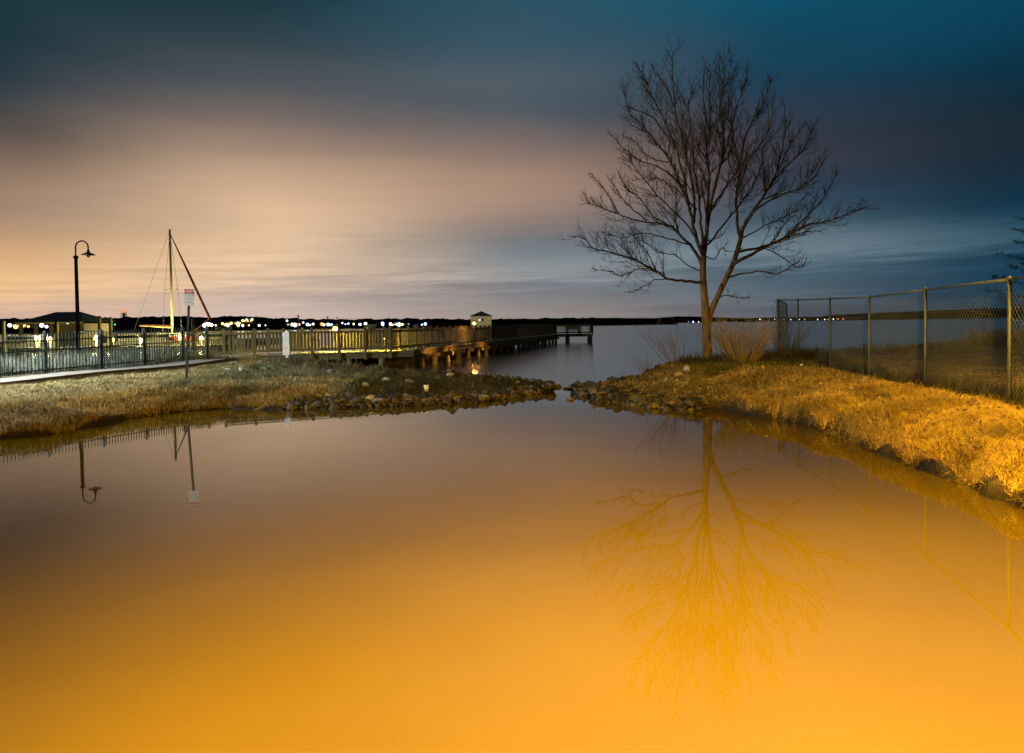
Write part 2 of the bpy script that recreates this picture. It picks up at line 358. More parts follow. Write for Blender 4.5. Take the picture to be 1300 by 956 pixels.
E = dict(
    yellow=emit('lamp_yellow', (1,.74,.12), 4), orange=emit('lamp_orange', (1,.46,.10), 4.5), white=emit('lamp_white', (.85,.92,1), 9),
    blue=emit('lamp_blue', (.40,.58,1), 4), peach=emit('lamp_peach', (1,.66,.36), 4), red=emit('lamp_red', (1,.20,.04), 4), green=emit('lamp_green', (.55,1,.45), 3),
    window=emit('lit_window', (1,.60,.22), 1.6), teal=emit('lamp_teal', (.1,.7,.6), 1.2),
)

# ------------------------------------------------------------------ far shores
def ridge(name, px_y, Y, mt, kind='structure', depth=120, jag=0, step=3, seed=1):
    px = np.arange(px_y[0][0], px_y[-1][0]+.01, step); yy = np.interp(px, [p[0] for p in px_y], [p[1] for p in px_y])
    if jag: yy = yy+(vnoise(px, px*0, .12, seed)*1.0+vnoise(px, px*0, .35, seed+1)*.6+vnoise(px, px*0, .9, seed+2)*.35)*jag
    rows = []
    for k, (dy, hf) in enumerate(((0,0),(4,.55),(depth*.25,.85),(depth*.5,1.0),(depth,.6),(depth*1.8,0))):
        pts = []
        for x, y in zip(px, yy):
            p = W(x, y, Y+depth*.5); s = (Y+dy)/(Y+depth*.5)
            pts.append((p[0]*s, Y+dy, max(p[2], .5)*hf-(.5 if hf == 0 else 0)))
        rows.append(pts)
    m = MB(); n = len(px)
    for r in rows: m.v += r
    for j in range(len(rows)-1):
        for i in range(n-1): a = j*n+i; m.f.append((a, a+1, a+1+n, a+n))
    return tag(obj(name, m, mt), kind=kind)
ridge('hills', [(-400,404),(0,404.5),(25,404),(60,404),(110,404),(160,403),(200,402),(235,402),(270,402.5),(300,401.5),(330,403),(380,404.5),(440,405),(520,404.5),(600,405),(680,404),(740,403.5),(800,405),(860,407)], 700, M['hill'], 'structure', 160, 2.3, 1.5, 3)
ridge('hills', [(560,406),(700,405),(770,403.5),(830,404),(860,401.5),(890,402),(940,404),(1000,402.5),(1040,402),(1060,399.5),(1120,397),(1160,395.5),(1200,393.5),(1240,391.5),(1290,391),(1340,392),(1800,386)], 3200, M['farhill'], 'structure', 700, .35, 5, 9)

# lit town along the far left shore: lamps on poles and small buildings
def shore_lamp(px, py, c, Y, size, zbase=0.3, k=0):
    p = W(px, py, Y); r = size*Y/F
    nm = {'white':'white','blue':'bluish','orange':'orange','peach':'pale peach','red':'reddish','green':'greenish','yellow':'yellow','teal':'teal'}[c]
    t = thing('shore_lamp', '', 'lamp', (p[0], Y, zbase), 'lamps shining along the far shore')
    m = MB(); m.tube([(0,0,0),(0,0,p[2]-zbase)], Y*.0002, 5); obj('pole', m, M['black'], t, world=False)
    m = MB(); m.ball((0,0,p[2]-zbase), r); obj('bulb', m, E[c], t, True, world=False)
    return t, nm
SH = [(12.5,413,'white',1.5),(20,415,'orange',1.8),(28.6,414,'orange',1.4),(36,414.5,'orange',1.0),(53,413,'white',1.7),(59,414.7,'white',1.2),(78,413,'blue',1.2),(86,413.6,'white',2.3),
 (132.6,414,'orange',.9),(138.6,412.6,'orange',.9),(145.8,412,'teal',.8),(260,412.8,'white',1.9),(264,411.8,'white',1.8),(268.5,412.4,'white',1.4),(274,413,'peach',.8),(282.5,411,'orange',1.2),(286,412.8,'peach',.9),(289.5,412.6,'peach',1.8),(293.5,410.4,'orange',1.3),
 (302,411,'peach',1.8),(302.6,413.4,'orange',1.2),(308,407,'yellow',1.0),(308.2,413.2,'white',1.0),(313,406,'peach',1.0),(316,413,'orange',.8),(320,405.7,'green',1.1),(329,413.2,'white',1.0),(337,413,'peach',.6),(364.3,407.2,'green',1.0),
 (371,412,'blue',1.5),(374.5,412.6,'white',1.7),(379.5,412,'orange',1.2),(385,409.5,'blue',.9),(390.3,412,'white',1.2),(393.6,412.6,'blue',.9),(397.6,411.4,'peach',1.1),(408.5,411.4,'red',1.4),(411,412.4,'peach',1.2),(416.7,412,'blue',1.5),(421,412.4,'blue',1.2),(427.6,412.8,'orange',.8),(434.6,410,'peach',.8),(438.6,411.5,'blue',.7),(442.3,410.9,'blue',.9),(449,411.4,'peach',.9),(457,411.9,'white',1.1),(464,411,'white',1.3),(485.7,410.6,'blue',1.5),(485.9,412.4,'white',.9),
 (495.7,411.4,'white',1.2),(498,412.6,'orange',.8),(504,411.6,'blue',1.2),(506.8,412,'white',1.6),(510.5,412,'orange',1.1),(518.5,411.6,'teal',.7),(535.6,412.2,'blue',.8),(540,411.2,'blue',1.4)]
SR = [(812,408.6,'white',.7),(799,408.1,'peach',.4),(880,408.4,'white',.8),(887,408.7,'white',.5),(874,408.5,'blue',.4),(920,408.5,'blue',.4),(964.6,405.6,'white',.6),(983.5,405.2,'blue',.6),(996,405.8,'white',.5),(1004,405.6,'white',.5),(1015,405.4,'peach',.6),(1021.5,405.4,'orange',.6),(1038,405.6,'white',.5),(1047,405.6,'peach',.7),(1051,405.4,'orange',.5),(1058,405.2,'white',.5),(1064,405.0,'orange',.6),(1070.5,405.0,'red',.8)]
NB = ['pavilion', 'sailboat mast', 'notice sign', 'pier hut']
side = lambda px: ('left of the pavilion' if px < 45 else 'seen under the pavilion roof' if px < 95 else 'right of the pavilion' if px < 215 else 'right of the sailboat mast' if px < 300 else 'between sailboat and notice sign' if px < 350 else 'just right of the notice sign' if px < 400 else 'above the lit end of the pier' if px < 470 else 'above the dark stretch of pier' if px < 600 else 'left of the bare tree' if px < 899 else 'behind the shrub' if px < 985 else 'seen through the chain link fence')
cnt = {}
for lst, Y in ((SH, 560), (SR, 3150)):
    for px, py, c, s in lst:
        t, nm = shore_lamp(px, py, c, Y, s*(1.35 if Y < 1000 else .8))
        cnt.setdefault((nm, side(px)), []).append((t, s))
for (nm, sd), L in cnt.items():
    L2 = sorted(L, key=lambda q: root_of(q[0]).location.x/root_of(q[0]).location.y)
    for i, (t, s) in enumerate(L2):
        rank = '' if len(L2) == 1 else ('leftmost ' if i == 0 else 'rightmost ' if i == len(L2)-1 else ['second','third','fourth','fifth','sixth','seventh','eighth','ninth','tenth'][min(i-1, 8)]+' from left ')
        t['label'] = f'{rank}{nm} far shore light {sd}'
# buildings on the far shore
def far_house(px, ytop, w, h, Y, label, lit=3, wallm='tanwall'):
    p = W(px, ytop, Y); k = Y/F; W_ = w*k; H_ = h*k
    t = thing('shore_building', label, 'building', (p[0], Y, p[2]-H_), 'buildings on the far shore')
    m = MB(); m.box((0,0,H_*.38), (W_, W_*.7, H_*.76)); obj('wall', m, M[wallm], t, world=False)
    m = MB(); a = W_*.54; b = W_*.38; z0 = H_*.76+.02; z1 = H_
    m.v += [(-a,-b,z0),(a,-b,z0),(a,b,z0),(-a,b,z0),(-a*.6,0,z1),(a*.6,0,z1)]; m.f += [(0,1,5,4),(2,3,4,5),(1,2,5),(3,0,4),(3,2,1,0)]
    obj('roof', m, M['roof'], t, world=False)
    for i in range(lit):
        m = MB(); m.box(((i-(lit-1)/2)*W_/lit, -W_*.35-.06, H_*.4), (W_/lit*.45, .1, H_*.28)); obj('window', m, E['window'], t, world=False)
far_house(316, 402.0, 12, 9, 610, 'lit hillside building highest on the far shore right of the sailboat', 3)
far_house(303, 406.5, 10, 6, 600, 'low lit building on the hill left of the highest one', 3)
far_house(290, 408, 12, 5, 590, 'lit low building by the bright orange shore lights', 4)
far_house(28, 408.5, 26, 8, 580, 'long low dark building left of the pavilion with orange lights', 4)
far_house(372, 409, 14, 5, 590, 'low building by the brightest bluish light right of the notice sign', 3)
far_house(507, 409, 16, 4.5, 590, 'low building behind the bright white light left of the pier hut', 3)
far_house(413, 409, 12, 4.5, 590, 'low building beside the reddish light on the far shore', 2)
# water tower
p = W(157, 391.5, 1500); k = 1500/F
t = thing('water_tower', 'pale orange lit water tower above the wooded hill left of the mast', 'water tower', (p[0], 1500, 5))
m = MB(); m.lathe([(.2,-6*k),(3*k,-5.5*k),(5*k,-3.6*k),(5*k,-2.6*k),(3.6*k,-1.2*k),(.2,-.6*k)], (0,0,p[2]-5), 16)
obj('tank', m, emit('tank_floodlight_glow', (1,.52,.28), .75), t, True, world=False)  # no floodlight here: the tank's lighting is its own emission
m = MB(); m.tube([(0,0,0),(0,0,p[2]-5-5.6*k)], 1.6*k, 10)
for a in range(5): m.tube([(3.4*k*math.cos(a*1.257),3.4*k*math.sin(a*1.257),0),(3*k*math.cos(a*1.257),3*k*math.sin(a*1.257),p[2]-5-5.2*k)], .4*k, 5)
obj('legs', m, M['tanwall'], t, world=False)
# bare far trees breaking the skyline
def far_tree(px, base, top, Y, label):
    b = W(px, base, Y); tp = W(px, top, Y); H_ = tp[2]-b[2]
    t = thing('bare_tree', label, 'tree', tuple(b), 'bare trees on the skyline')
    m = MB(); m.tube([(0,0,-H_*.5),(0,0,H_*.45)], [H_*.05, H_*.02], 5); obj('trunk', m, M['twig'], t, world=False)
    m = MB(); rr = random.Random(int(px))
    for i in range(46):
        a = rr.uniform(0, 6.28); e = rr.uniform(.2, 1.4); L = H_*rr.uniform(.35, .6)
        z0 = H_*rr.uniform(.15, .45)
        m.tube([(0,0,z0),(math.cos(a)*math.cos(e)*L*.6, math.sin(a)*math.cos(e)*L*.6, z0+math.sin(e)*L*.5),(math.cos(a)*math.cos(e)*L*.8, math.sin(a)*math.cos(e)*L*.8, z0+math.sin(e)*L)], [H_*.012, H_*.008, H_*.004], 3)
    obj('crown', m, M['twig'], t, world=False)
far_tree(416, 406, 399.5, 650, 'larger bare tree on the far skyline right of the notice sign')
far_tree(428, 406, 401, 650, 'smaller bare tree on the far skyline, right of a larger one')
far_tree(121, 406, 399.5, 400, 'bare tree on the skyline right of the pavilion roof')

# ------------------------------------------------------------------ marina on the left
def xpx(px, Y): return W(px, 412, Y)[0]
MZ = 66.0
mb = MB(); mb.box((-57, 92, .1), (52, 36, .7)); tag(obj('quay', mb, M['path']), kind='structure')
# long dock with lit pedestals
t = thing('dock', 'long low wooden marina dock behind the dark picket fence', 'dock', (-45, MZ, 0))
m = MB(); m.box((-45.5, MZ, .42), (39, 2.2, .14)); obj('deck', m, M['deck'], t)
for i in range(9):
    m = MB(); m.tube([(-63+i*4.4, MZ-1.0, -.6),(-63+i*4.4, MZ-1.0, .34)], .13, 8); obj('pile', m, M['pile'], t)
pl_names = ['leftmost, left of the lamp post', 'second from left, near the gooseneck lamp post', 'third from left, right of the gooseneck lamp post', 'fourth from left, beside the pale dock shed', 'fifth from left, by a moored boat', 'sixth from left, by a moored boat', 'seventh, at the foot of the sailboat mast', 'eighth, beside the green sign post', 'ninth and rightmost, under the furled jib']
proto = None
for i, (px, py, s) in enumerate([(48,433.5,1.9),(67,433,1.7),(123,432.3,1.8),(145,431.6,1.5),(179,432.4,1.2),(186,432.4,1.0),(211,430.6,1.4),(232.5,430.3,1.5),(256,430,1.4)]):
    ZZ = 85.5 if i == 6 else MZ
    p = W(px, py, ZZ)
    if proto is None:
        t = thing('dock_light', '', 'dock light', (0,0,0), 'lit pedestals along the marina dock'); proto = t
        m = MB(); m.box((0,0,.22), (.16,.16,.44)); obj('post', m, M['white2'], t, world=False)
        m = MB(); m.ball((0,0,.57), .21); obj('globe', m, E['yellow'], t, True, world=False)
        m = MB(); m.lathe([(.22,.76),(.12,.84),(.01,.86)], n=10); obj('cap', m, M['white2'], t, world=False)
        li = bpy.data.lights.new('dock_bulb', 'POINT'); li.energy = 450; li.color = (1,.80,.28); li.shadow_soft_size = .15
        lo = bpy.data.objects.new('dock_bulb', li); COL.objects.link(lo); lo.parent = t; lo.location = (0,-.3,.75)
    else: t = copy_tree(proto)
    t.location = (p[0], ZZ-.4*(i%2), p[2]-.55); t['label'] = 'yellow dock light on marina dock, '+pl_names[i]
    if i == 6:
        for ch in t.children:
            if ch.type == 'LIGHT': ch.data = ch.data.copy(); ch.data.energy = 3200
    t.scale = (s/1.35,)*3; t.location.z = .49
    for c in t.children:
        pass
p = W(89, 426.6, 80)
t = thing('dock_light', 'small warm lamp standing under the pavilion behind the lamp post', 'lamp', (p[0], 80, .45))
m = MB(); m.tube([(0,0,0),(0,0,p[2]-.55)], .05, 6); obj('post', m, M['black'], t, world=False)
m = MB(); m.ball((0,0,p[2]-.45), .17); obj('globe', m, E['orange'], t, True, world=False)
# mooring piles
for px, top, nm in ((4,408.5,'at the left edge of the photo'),(72,409.5,'in front of the open side of the pavilion'),(126,402.5,'left of the pair right of the pavilion'),(140,404,'right of the pair right of the pavilion'),(245,405,'just right of the green sign post')):
    p = W(px, top, 64); t = thing('mooring_pile', f'tall yellow-green mooring pile {nm}', 'pile', (p[0], 64, -1), 'tall mooring piles in the marina')
    m = MB(); m.tube([(0,0,0),(0,0,p[2]+1)], [.17,.155], 10); obj('pile', m, mat('mossy_pile', (.16,.17,.05), .9, (.10,.12,.035), 4), t, world=False)
    m = MB(); m.lathe([(.18,p[2]+1.003),(.16,p[2]+1.06),(.01,p[2]+1.12)], n=10); obj('cap', m, M['pile'], t, world=False)
    li = bpy.data.lights.new('pile_wash', 'POINT')
    bpy.data.lights.remove(li)
# pavilion
PY = 80.0
def PP(px, py, Y=PY): return W(px, py, Y)
cx = xpx(87, PY); k = PY/F
t = thing('pavilion', 'open waterside pavilion with dark hipped roof behind the lamp post', 'pavilion', (cx, PY, .45))
ez = PP(86, 409)[2]; rz_ = PP(86, 396)[2]; hw = 41*k; hd = 3.4
m = MB(); m.v += [(cx-hw,PY-hd,ez),(cx+hw,PY-hd,ez),(cx+hw,PY+hd,ez),(cx-hw,PY+hd,ez),(cx-hw*.38,PY,rz_),(cx+hw*.38,PY,rz_)]
m.f += [(0,1,5,4),(2,3,4,5),(1,2,5),(3,0,4),(3,2,1,0)]; obj('roof', m, M['roof'], t)
m = MB(); m.box((cx,PY-hd+.05,ez-.1), (2*hw-.1,.08,.17)); obj('fascia', m, M['cream'], t)
m = MB(); m.box((cx+hw*.52,PY,(ez-.2+.45)/2), (hw*.8,hd*1.6,ez-.2-.45)); obj('wall', m, M['tanwall'], t)
for sx_ in (-.9,-.45,0.0):
    for sy_ in (-1,1):
        m = MB(); m.box((cx+hw*sx_, PY+sy_*(hd-.4), (ez-.2+.45)/2), (.3,.3,ez-.2-.45)); obj('column', m, M['tanwall'], t)
# pale dock shed
sx0 = xpx(128, 72); t = thing('dock_shed', 'pale low shed with a flat sloping roof right of the pavilion', 'shed', (sx0, 72, .45))
m = MB(); m.box((sx0,72,1.05), (3.6,2.2,1.2)); obj('wall', m, M['cream'], t)
m = MB(); m.v += [(sx0-2,70.7,2.02),(sx0+2,70.7,1.72),(sx0+2,73.3,1.72),(sx0-2,73.3,2.02),(sx0-2,70.7,1.92),(sx0+2,70.7,1.66),(sx0+2,73.3,1.66),(sx0-2,73.3,1.92)]; m.f += [(0,1,2,3),(7,6,5,4),(0,4,5,1),(1,5,6,2),(2,6,7,3),(3,7,4,0)]; obj('roof', m, M['white2'], t)
m = MB(); m.box((sx0+.8,70.87,1.0), (.8,.05,1.05)); obj('door', m, M['green'], t)
# motor boats
def hull_mesh(L, B, H, z0=0):
    m = MB(); n = 9; sec = []
    for i in range(n):
        u = i/(n-1); w = B/2*(1-max(0, (u-.45)/.55)**2.2)*(.86+.14*min(u*4, 1)); x = -L/2+L*u; sh = H*(1+.28*u*u)
        sec.append([(x,-w,z0+sh),(x,-w*.82,z0+H*.25),(x,0,z0-H*.25*(1-u*.6)),(x,w*.82,z0+H*.25),(x,w,z0+sh)])
    for s in sec: m.v += s
    for i in range(n-1):
        for j in range(4): a = i*5+j; m.f.append((a, a+1, a+6, a+5))
        m.f.append((i*5+4, i*5, i*5+5, i*5+9))
    m.f.append((0,4,3,2,1)); return m
def motorboat(px, Y, L, rz, label, hm='hull'):
    t = thing('motor_boat', label, 'boat', (xpx(px, Y), Y, 0), 'boats moored at the marina dock', rz)
    obj('hull', hull_mesh(L, L*.33, .75), M[hm], t, world=False)
    m = MB(); m.box((L*.02,0,1.25), (L*.32,L*.22,.75)); obj('cabin', m, M['white2'], t, world=False)
    m = MB(); m.box((L*.02,0,1.35), (L*.322,L*.222,.28)); obj('window', m, M['glass'], t, world=False)
    m = MB(); m.tube([(-L*.38,-L*.12,.75),(-L*.38,-L*.12,1.3),(-L*.38,L*.12,1.3),(-L*.38,L*.12,.75)], .03, 5); obj('rail', m, M['galv'], t, world=False)
motorboat(165, 71, 6.5, .1, 'white motor boat moored left of the mast, nearest the dock shed')
motorboat(198, 73, 6.0, .2, 'small white motor boat just left of the sailboat mast')
motorboat(268, 72, 7.0, .05, 'white motor boat moored under the furled jib')
motorboat(288, 74, 5.5, .3, 'small motor boat right of the one under the jib', 'white2')
motorboat(25, 72, 7.5, 0, 'white motor boat moored left of the pavilion')
# sailboat
SY = 88.0; bx = W(219, 424, SY)[0]; tz = W(216.5, 292, SY)[2]
t = thing('sailboat', 'moored sailboat with tall bare mast and furled dark red jib', 'sailboat', (bx, SY, 0))
hb = MB(); h0 = hull_mesh(11, 3.2, 1.0); hb.v = [(bx+1.0+v[0]*1.0, SY+v[1], v[2]) for v in h0.v]; hb.f = h0.f; obj('hull', hb, mat('maroon_hull', (.28,.05,.03), .4), t)
m = MB(); m.box((bx+.3,SY,1.35), (3.6,1.6,.5)); obj('cabin', m, M['white2'], t)
m = MB(); m.tube([(bx,SY,.9),(bx,SY,tz)], [.17,.13], 10); mast = obj('mast', m, M['mast'], t, True)
sz_ = W(218, 368, SY)[2]
m = MB(); m.tube([(bx-.85,SY,sz_),(bx,SY,sz_+.05),(bx+.85,SY,sz_)], .05, 5); obj('spreader', m, M['mast'], mast)
m = MB(); m.tube([(bx,SY,W(219,416,SY)[2]),(xpx(177,SY),SY,W(177,413.5,SY)[2])], .1, 8); boom = obj('boom', m, M['mast'], t)
m = MB(); m.tube([(bx,SY,W(219,414,SY)[2]),(xpx(181,SY),SY,W(181,412.2,SY)[2])], [.17,.08], 8); obj('sail_cover', m, M['sail'], t)
jb = (xpx(266.5,SY), SY, W(266,404,SY)[2]); jt = (bx, SY, W(217,296,SY)[2])
m = MB(); m.tube([jt, tuple(.5*(a+b) for a, b in zip(jt, jb)), jb], [.05,.15,.17], 8); m.tube([jb, (xpx(246,SY),SY,W(246,421,SY)[2])], .07, 5); obj('furled_jib', m, M['sail'], t)
for q in (-.85,.85):
    m = MB(); m.tube([(bx,SY,tz-.4),(bx+q,SY,sz_),(bx+q*1.5,SY,1.1)], .022, 3); obj('shroud', m, M['wire'], t)
m = MB(); m.tube([(bx,SY,tz),(xpx(177,SY)-1,SY,1.2)], .018, 3); obj('backstay', m, M['wire'], t)
m = MB(); m.tube([(bx-.3,SY,tz+.02),(bx+.3,SY,tz+.12)], .025, 4); obj('wind_vane', m, M['black'], t)
# pale pole standing beyond the pier
p = W(379,401.5,150); q = W(379,419,150); t = thing('channel_pole', 'slender pale lit pole rising beyond the pier right of the notice sign', 'pole', (q[0],150,0))
m = MB(); m.tube([(q[0],150,-.5),(p[0],150,p[2])], .13, 8); obj('pole', m, mat('pale_pole', (.75,.6,.45), .7), t)
m = MB(); m.box((q[0],150,p[2]+.1), (.5,.3,.2)); obj('cap', m, M['white2'], t)
# floating white kiosks seen past the rail
for px, w_, Y, lb in ((470,11,110,'long white boat house seen over the pier rail'),(528,4,120,'small pale hut seen over the dark stretch of pier')):
    X = xpx(px, Y); k = Y/F; t = thing('boat_house', lb, 'hut', (X, Y, 0)); zt = W(px, 411.8, Y)[2]
    m = MB(); m.box((X,Y,zt/2-.2), (w_*k,2,zt)); obj('wall', m, M['white2'], t)
    m = MB(); m.box((X,Y,zt-.1), (w_*k*1.2,2.4,.18)); obj('roof', m, M['white'], t)
    for i in range(2):
        m = MB(); m.box((X+(i-.5)*w_*k*.5,Y-1.02,zt*.55), (w_*k*.2,.04,zt*.5)); obj('window', m, M['glass'], t)

# ------------------------------------------------------------------ picket fence, path, edging
FA = np.array([-15.4,20.5]); FB = np.array([-12.35,30.0]); FD = (FB-FA); FL = np.hypot(*FD); FU = FD/FL
def fpt(t): return FA+FD*t
t = thing('picket_fence', 'dark green metal picket fence along the paved path at left', 'fence', (FA[0], FA[1], .6))
def fz(tt): return .58+.19*tt
ts_post = [-.30,-.07,.145,.349,.534,.722,.857,1.0]
for tt in ts_post:
    p = fpt(tt); z = fz(tt); m = MB(); m.box((p[0],p[1],z+.66), (.085,.085,1.36)); m.lathe([(.06,z+1.345),(.05,z+1.40),(.005,z+1.43)], (p[0],p[1],0), 8); obj('post', m, M['green'], t)
for a, b in zip(ts_post[:-1], ts_post[1:]):
    pa, pb = fpt(a), fpt(b); za, zb = fz(a), fz(b); L = np.hypot(*(pb-pa)); n = int(L/.115); m = MB()
    for i in range(1, n):
        u = i/n; p = pa+(pb-pa)*u; z = za+(zb-za)*u; m.box((p[0],p[1],z+.70), (.022,.022,1.25), math.atan2(FU[1],FU[0]))
        m.lathe([(.016,z+1.325),(.002,z+1.39)], (p[0],p[1],0), 4)
    obj('picket_panel', m, M['green'], t)
    for hh in (.17,.80,1.11):
        m = MB(); m.beam((pa[0],pa[1],za+hh),(pb[0],pb[1],zb+hh), .034, .038); obj('rail', m, M['green'], t)
# path: strip beside the fence on the camera side, drawn on the lawn
m = MB(); e1 = MB(); e2 = MB(); NP = 46
nrm = np.array([FU[1], -FU[0]])
def path_edges(tt):
    c = fpt(tt); return c+nrm*.12, c+nrm*(2.15-.5*max(0, tt-.5))
vals = np.linspace(-1.6, 1.25, NP)
zf = lambda p: max(hz(p[0], p[1]), .3)
pz = [max(max(zf(path_edges(v)[0]+(path_edges(v)[1]-path_edges(v)[0])*q) for q in np.linspace(0,1,7)), .5)+.012 for v in vals]
pz = np.convolve(np.pad(pz, 3, 'edge'), np.ones(7)/7, 'valid')+.02
for i, v in enumerate(vals):
    a, b = path_edges(v); m.v += [(a[0],a[1],pz[i]),(b[0],b[1],pz[i]),(b[0],b[1],pz[i]-.25),(a[0],a[1],pz[i]-.25)]
for i in range(NP-1):
    a = i*4
    for j in range(4): m.f.append((a+j, a+(j+1)%4, a+4+(j+1)%4, a+4+j))
tag(obj('path', m, M['path']), kind='structure')
m = MB()
for i in range(NP-1):
    b0 = path_edges(vals[i])[1]; b1 = path_edges(vals[i+1])[1]
    m.beam((b0[0]+.05,b0[1]-.02,pz[i]+.005),(b1[0]+.05,b1[1]-.02,pz[i+1]+.005), .05, .07)
tag(obj('path_edging', m, M['edge']), kind='structure')
PATHZ = lambda: 0

# ------------------------------------------------------------------ pier
DZ = .90
A0 = np.array([-12.2,28.7]); A1 = np.array([-6.0,31.9]); B1 = np.array([4.0,75.0])
t = pier = thing('pier', 'long wooden fishing pier with board railings running out over the lake', 'pier', (A0[0], A0[1], 0))
def deckseg(a, b, w, nm='deck'):
    m = MB(); d = (b-a)/np.hypot(*(b-a)); n_ = np.array([d[1],-d[0]]); L = np.hypot(*(b-a)); k = int(L/.15)
    for i in range(k):
        c = a+d*(i+.5)*L/k; m.box((c[0],c[1],DZ-.02), (L/k-.012, w, .04), math.atan2(d[1], d[0]))
    obj(nm, m, M['deck'], pier); m = MB()
    m.beam((*(a+n_*(w/2-.1)),DZ-.17),(*(b+n_*(w/2-.1)),DZ-.17), .1, .25); m.beam((*(a-n_*(w/2-.1)),DZ-.17),(*(b-n_*(w/2-.1)),DZ-.17), .1, .25)
    obj('stringer', m, M['pile'], pier)
def railing(a, b, step, post_low=-.35, pick=.14, skip_last=False, board=.085):
    L = np.hypot(*(b-a)); n = max(1, round(L/step)); d = (b-a)/L; rz = math.atan2(d[1], d[0])
    for i in range(n+(0 if skip_last else 1)):
        p = a+d*L*i/n; m = MB(); m.box((p[0],p[1],DZ+(1.10+post_low)/2), (.10,.10,1.10-post_low), rz); obj('post', m, M['wood'], pier)
    m = MB(); k = int(L/pick)
    for i in range(k):
        p = a+d*L*(i+.5)/k; m.box((p[0],p[1],DZ+.55), (board,.022,.84), rz)
    obj('railing_boards', m, M['wood'], pier, )
    m = MB(); nn = np.array([d[1],-d[0]])*.03
    m.beam((*(a+nn),DZ+.16),(*(b+nn),DZ+.16), .035, .09); m.beam((*(a+nn),DZ+.90),(*(b+nn),DZ+.90), .035, .09); obj('rail', m, M['wood'], pier)
    m = MB(); m.beam((*a,DZ+1.02),(*b,DZ+1.02), .15, .035); obj('handrail', m, M['wood'], pier)
w = 2.2
dA = (A1-A0)/np.hypot(*(A1-A0)); nA = np.array([dA[1],-dA[0]]); dB = (B1-A1)/np.hypot(*(B1-A1)); nB = np.array([dB[1],-dB[0]])
deckseg(A0, A1+dA*w/2, w); deckseg(A1+dB*.3, B1, w)
railing(A0+nA*w/2, A1+nA*w/2, 1.15); railing(A0-nA*w/2+dA*2, A1-nA*w/2-dA*.5, 1.6, -.1)
rb0 = A1+nA*w/2; railing(rb0, B1+nB*w/2-dB*1.2, 1.05, -.35, .15, False, .07)
railing(A1-nA*w/2-dA*.5, B1-nB*w/2, 2.1, -.1, .16)
# T head
T0 = np.array([.9,75.2]); T1 = np.array([8.9,75.2])
deckseg(T0+np.array([0,1.2]), T1+np.array([0,1.2]), 2.6)
def rail_open(a, b, step):
    L = np.hypot(*(b-a)); n = max(1, round(L/step)); d = (b-a)/L
    for i in range(n+1):
        p = a+d*L*i/n; m = MB(); m.box((p[0],p[1],DZ+.5), (.11,.11,1.1)); obj('post', m, M['wood'], pier)
    m = MB(); m.beam((*a,DZ+.14),(*b,DZ+.14), .04, .09); m.beam((*a,DZ+.93),(*b,DZ+.93), .04, .09); obj('rail', m, M['wood'], pier)
    m = MB(); k_ = int(L/.13)
    for i in range(k_): p = a+d*L*(i+.5)/k_; m.box((p[0],p[1],DZ+.53), (.035,.035,.80))
    obj('railing_boards', m, M['wood'], pier)
    m = MB(); m.beam((*a,DZ+1.04),(*b,DZ+1.04), .17, .05); obj('handrail', m, M['wood'], pier)
rail_open(np.array([4.8,75.1]), np.array([8.9,75.1]), 1.4); rail_open(np.array([.9,77.6]), np.array([8.9,77.6]), 1.4); rail_open(np.array([8.9,75.1]), np.array([8.9,77.6]), 2.5)
rail_open(np.array([.9,75.1]), np.array([2.6,75.1]), 1.6)
for x in (1.2,3.6,6.2,8.7):
    for y in (75.4,77.3):
        m = MB(); m.tube([(x,y,-1.5),(x,y,DZ-.3)], .17, 10); obj('pile', m, M['pile'], pier, True)
L = np.hypot(*(B1-A1))
for i in range(0, 22):
    for s in (-1,1):
        p = A1+dB*(L*i/21.5+.3)+nB*s*(w/2-.15); m = MB(); m.tube([(p[0],p[1],-1.5),(p[0],p[1],DZ-.3)], .15, 10); obj('pile', m, M['pile'], pier, True)
for i in range(5):
    for s in (-1,1):
        p = A0+dA*(.6+i*1.5)+nA*s*(w/2-.15); m = MB(); m.tube([(p[0],p[1],-1.0),(p[0],p[1],DZ-.3)], .14, 10); obj('pile', m, M['pile'], pier, True)
# cross caps under the deck
m = MB()
for i in range(0, 22):
    p = A1+dB*(L*i/21.5+.3); m.beam((*(p-nB*1.3),DZ-.40),(*(p+nB*1.3),DZ-.40), .2, .22)
obj('cross_beams', m, M['pile'], pier)
# board screen added under the pier to keep the gaps below the deck black
m = MB()
def screen(a, b):
    L_ = np.hypot(*(b-a)); k_ = int(L_/.22); d_ = (b-a)/L_
    for i in range(k_):
        p = a+d_*L_*(i+.5)/k_; m.box((p[0],p[1],.0), (.205,.05,1.2+.05*(i%3)), math.atan2(d_[1], d_[0]))
screen(A0-nA*.7, A1-nA*.7); screen(A1-nB*.7, A1+dB*30-nB*.7)
obj('added_dark_screen', m, mat('dark_screen_boards', (.022,.018,.013), .9, (.01,.009,.007), 5), pier)
# bench at the end
t = thing('bench', 'wooden slatted bench on the far end platform of the pier', 'bench', (6.9,76.4,DZ))
m = MB(); [m.box((6.9,76.2+q*.13,DZ+.44), (1.7,.11,.04)) for q in range(4)]; obj('seat', m, M['wood'], t)
m = MB(); [m.box((6.9,76.72,DZ+.58+q*.13), (1.7,.035,.11)) for q in range(3)]; obj('backrest', m, M['wood'], t)
for x in (6.2,7.6):
    for y in (76.25,76.66): m = MB(); m.box((x,y,DZ+.21), (.07,.07,.42)); obj('leg', m, M['wood'], t)
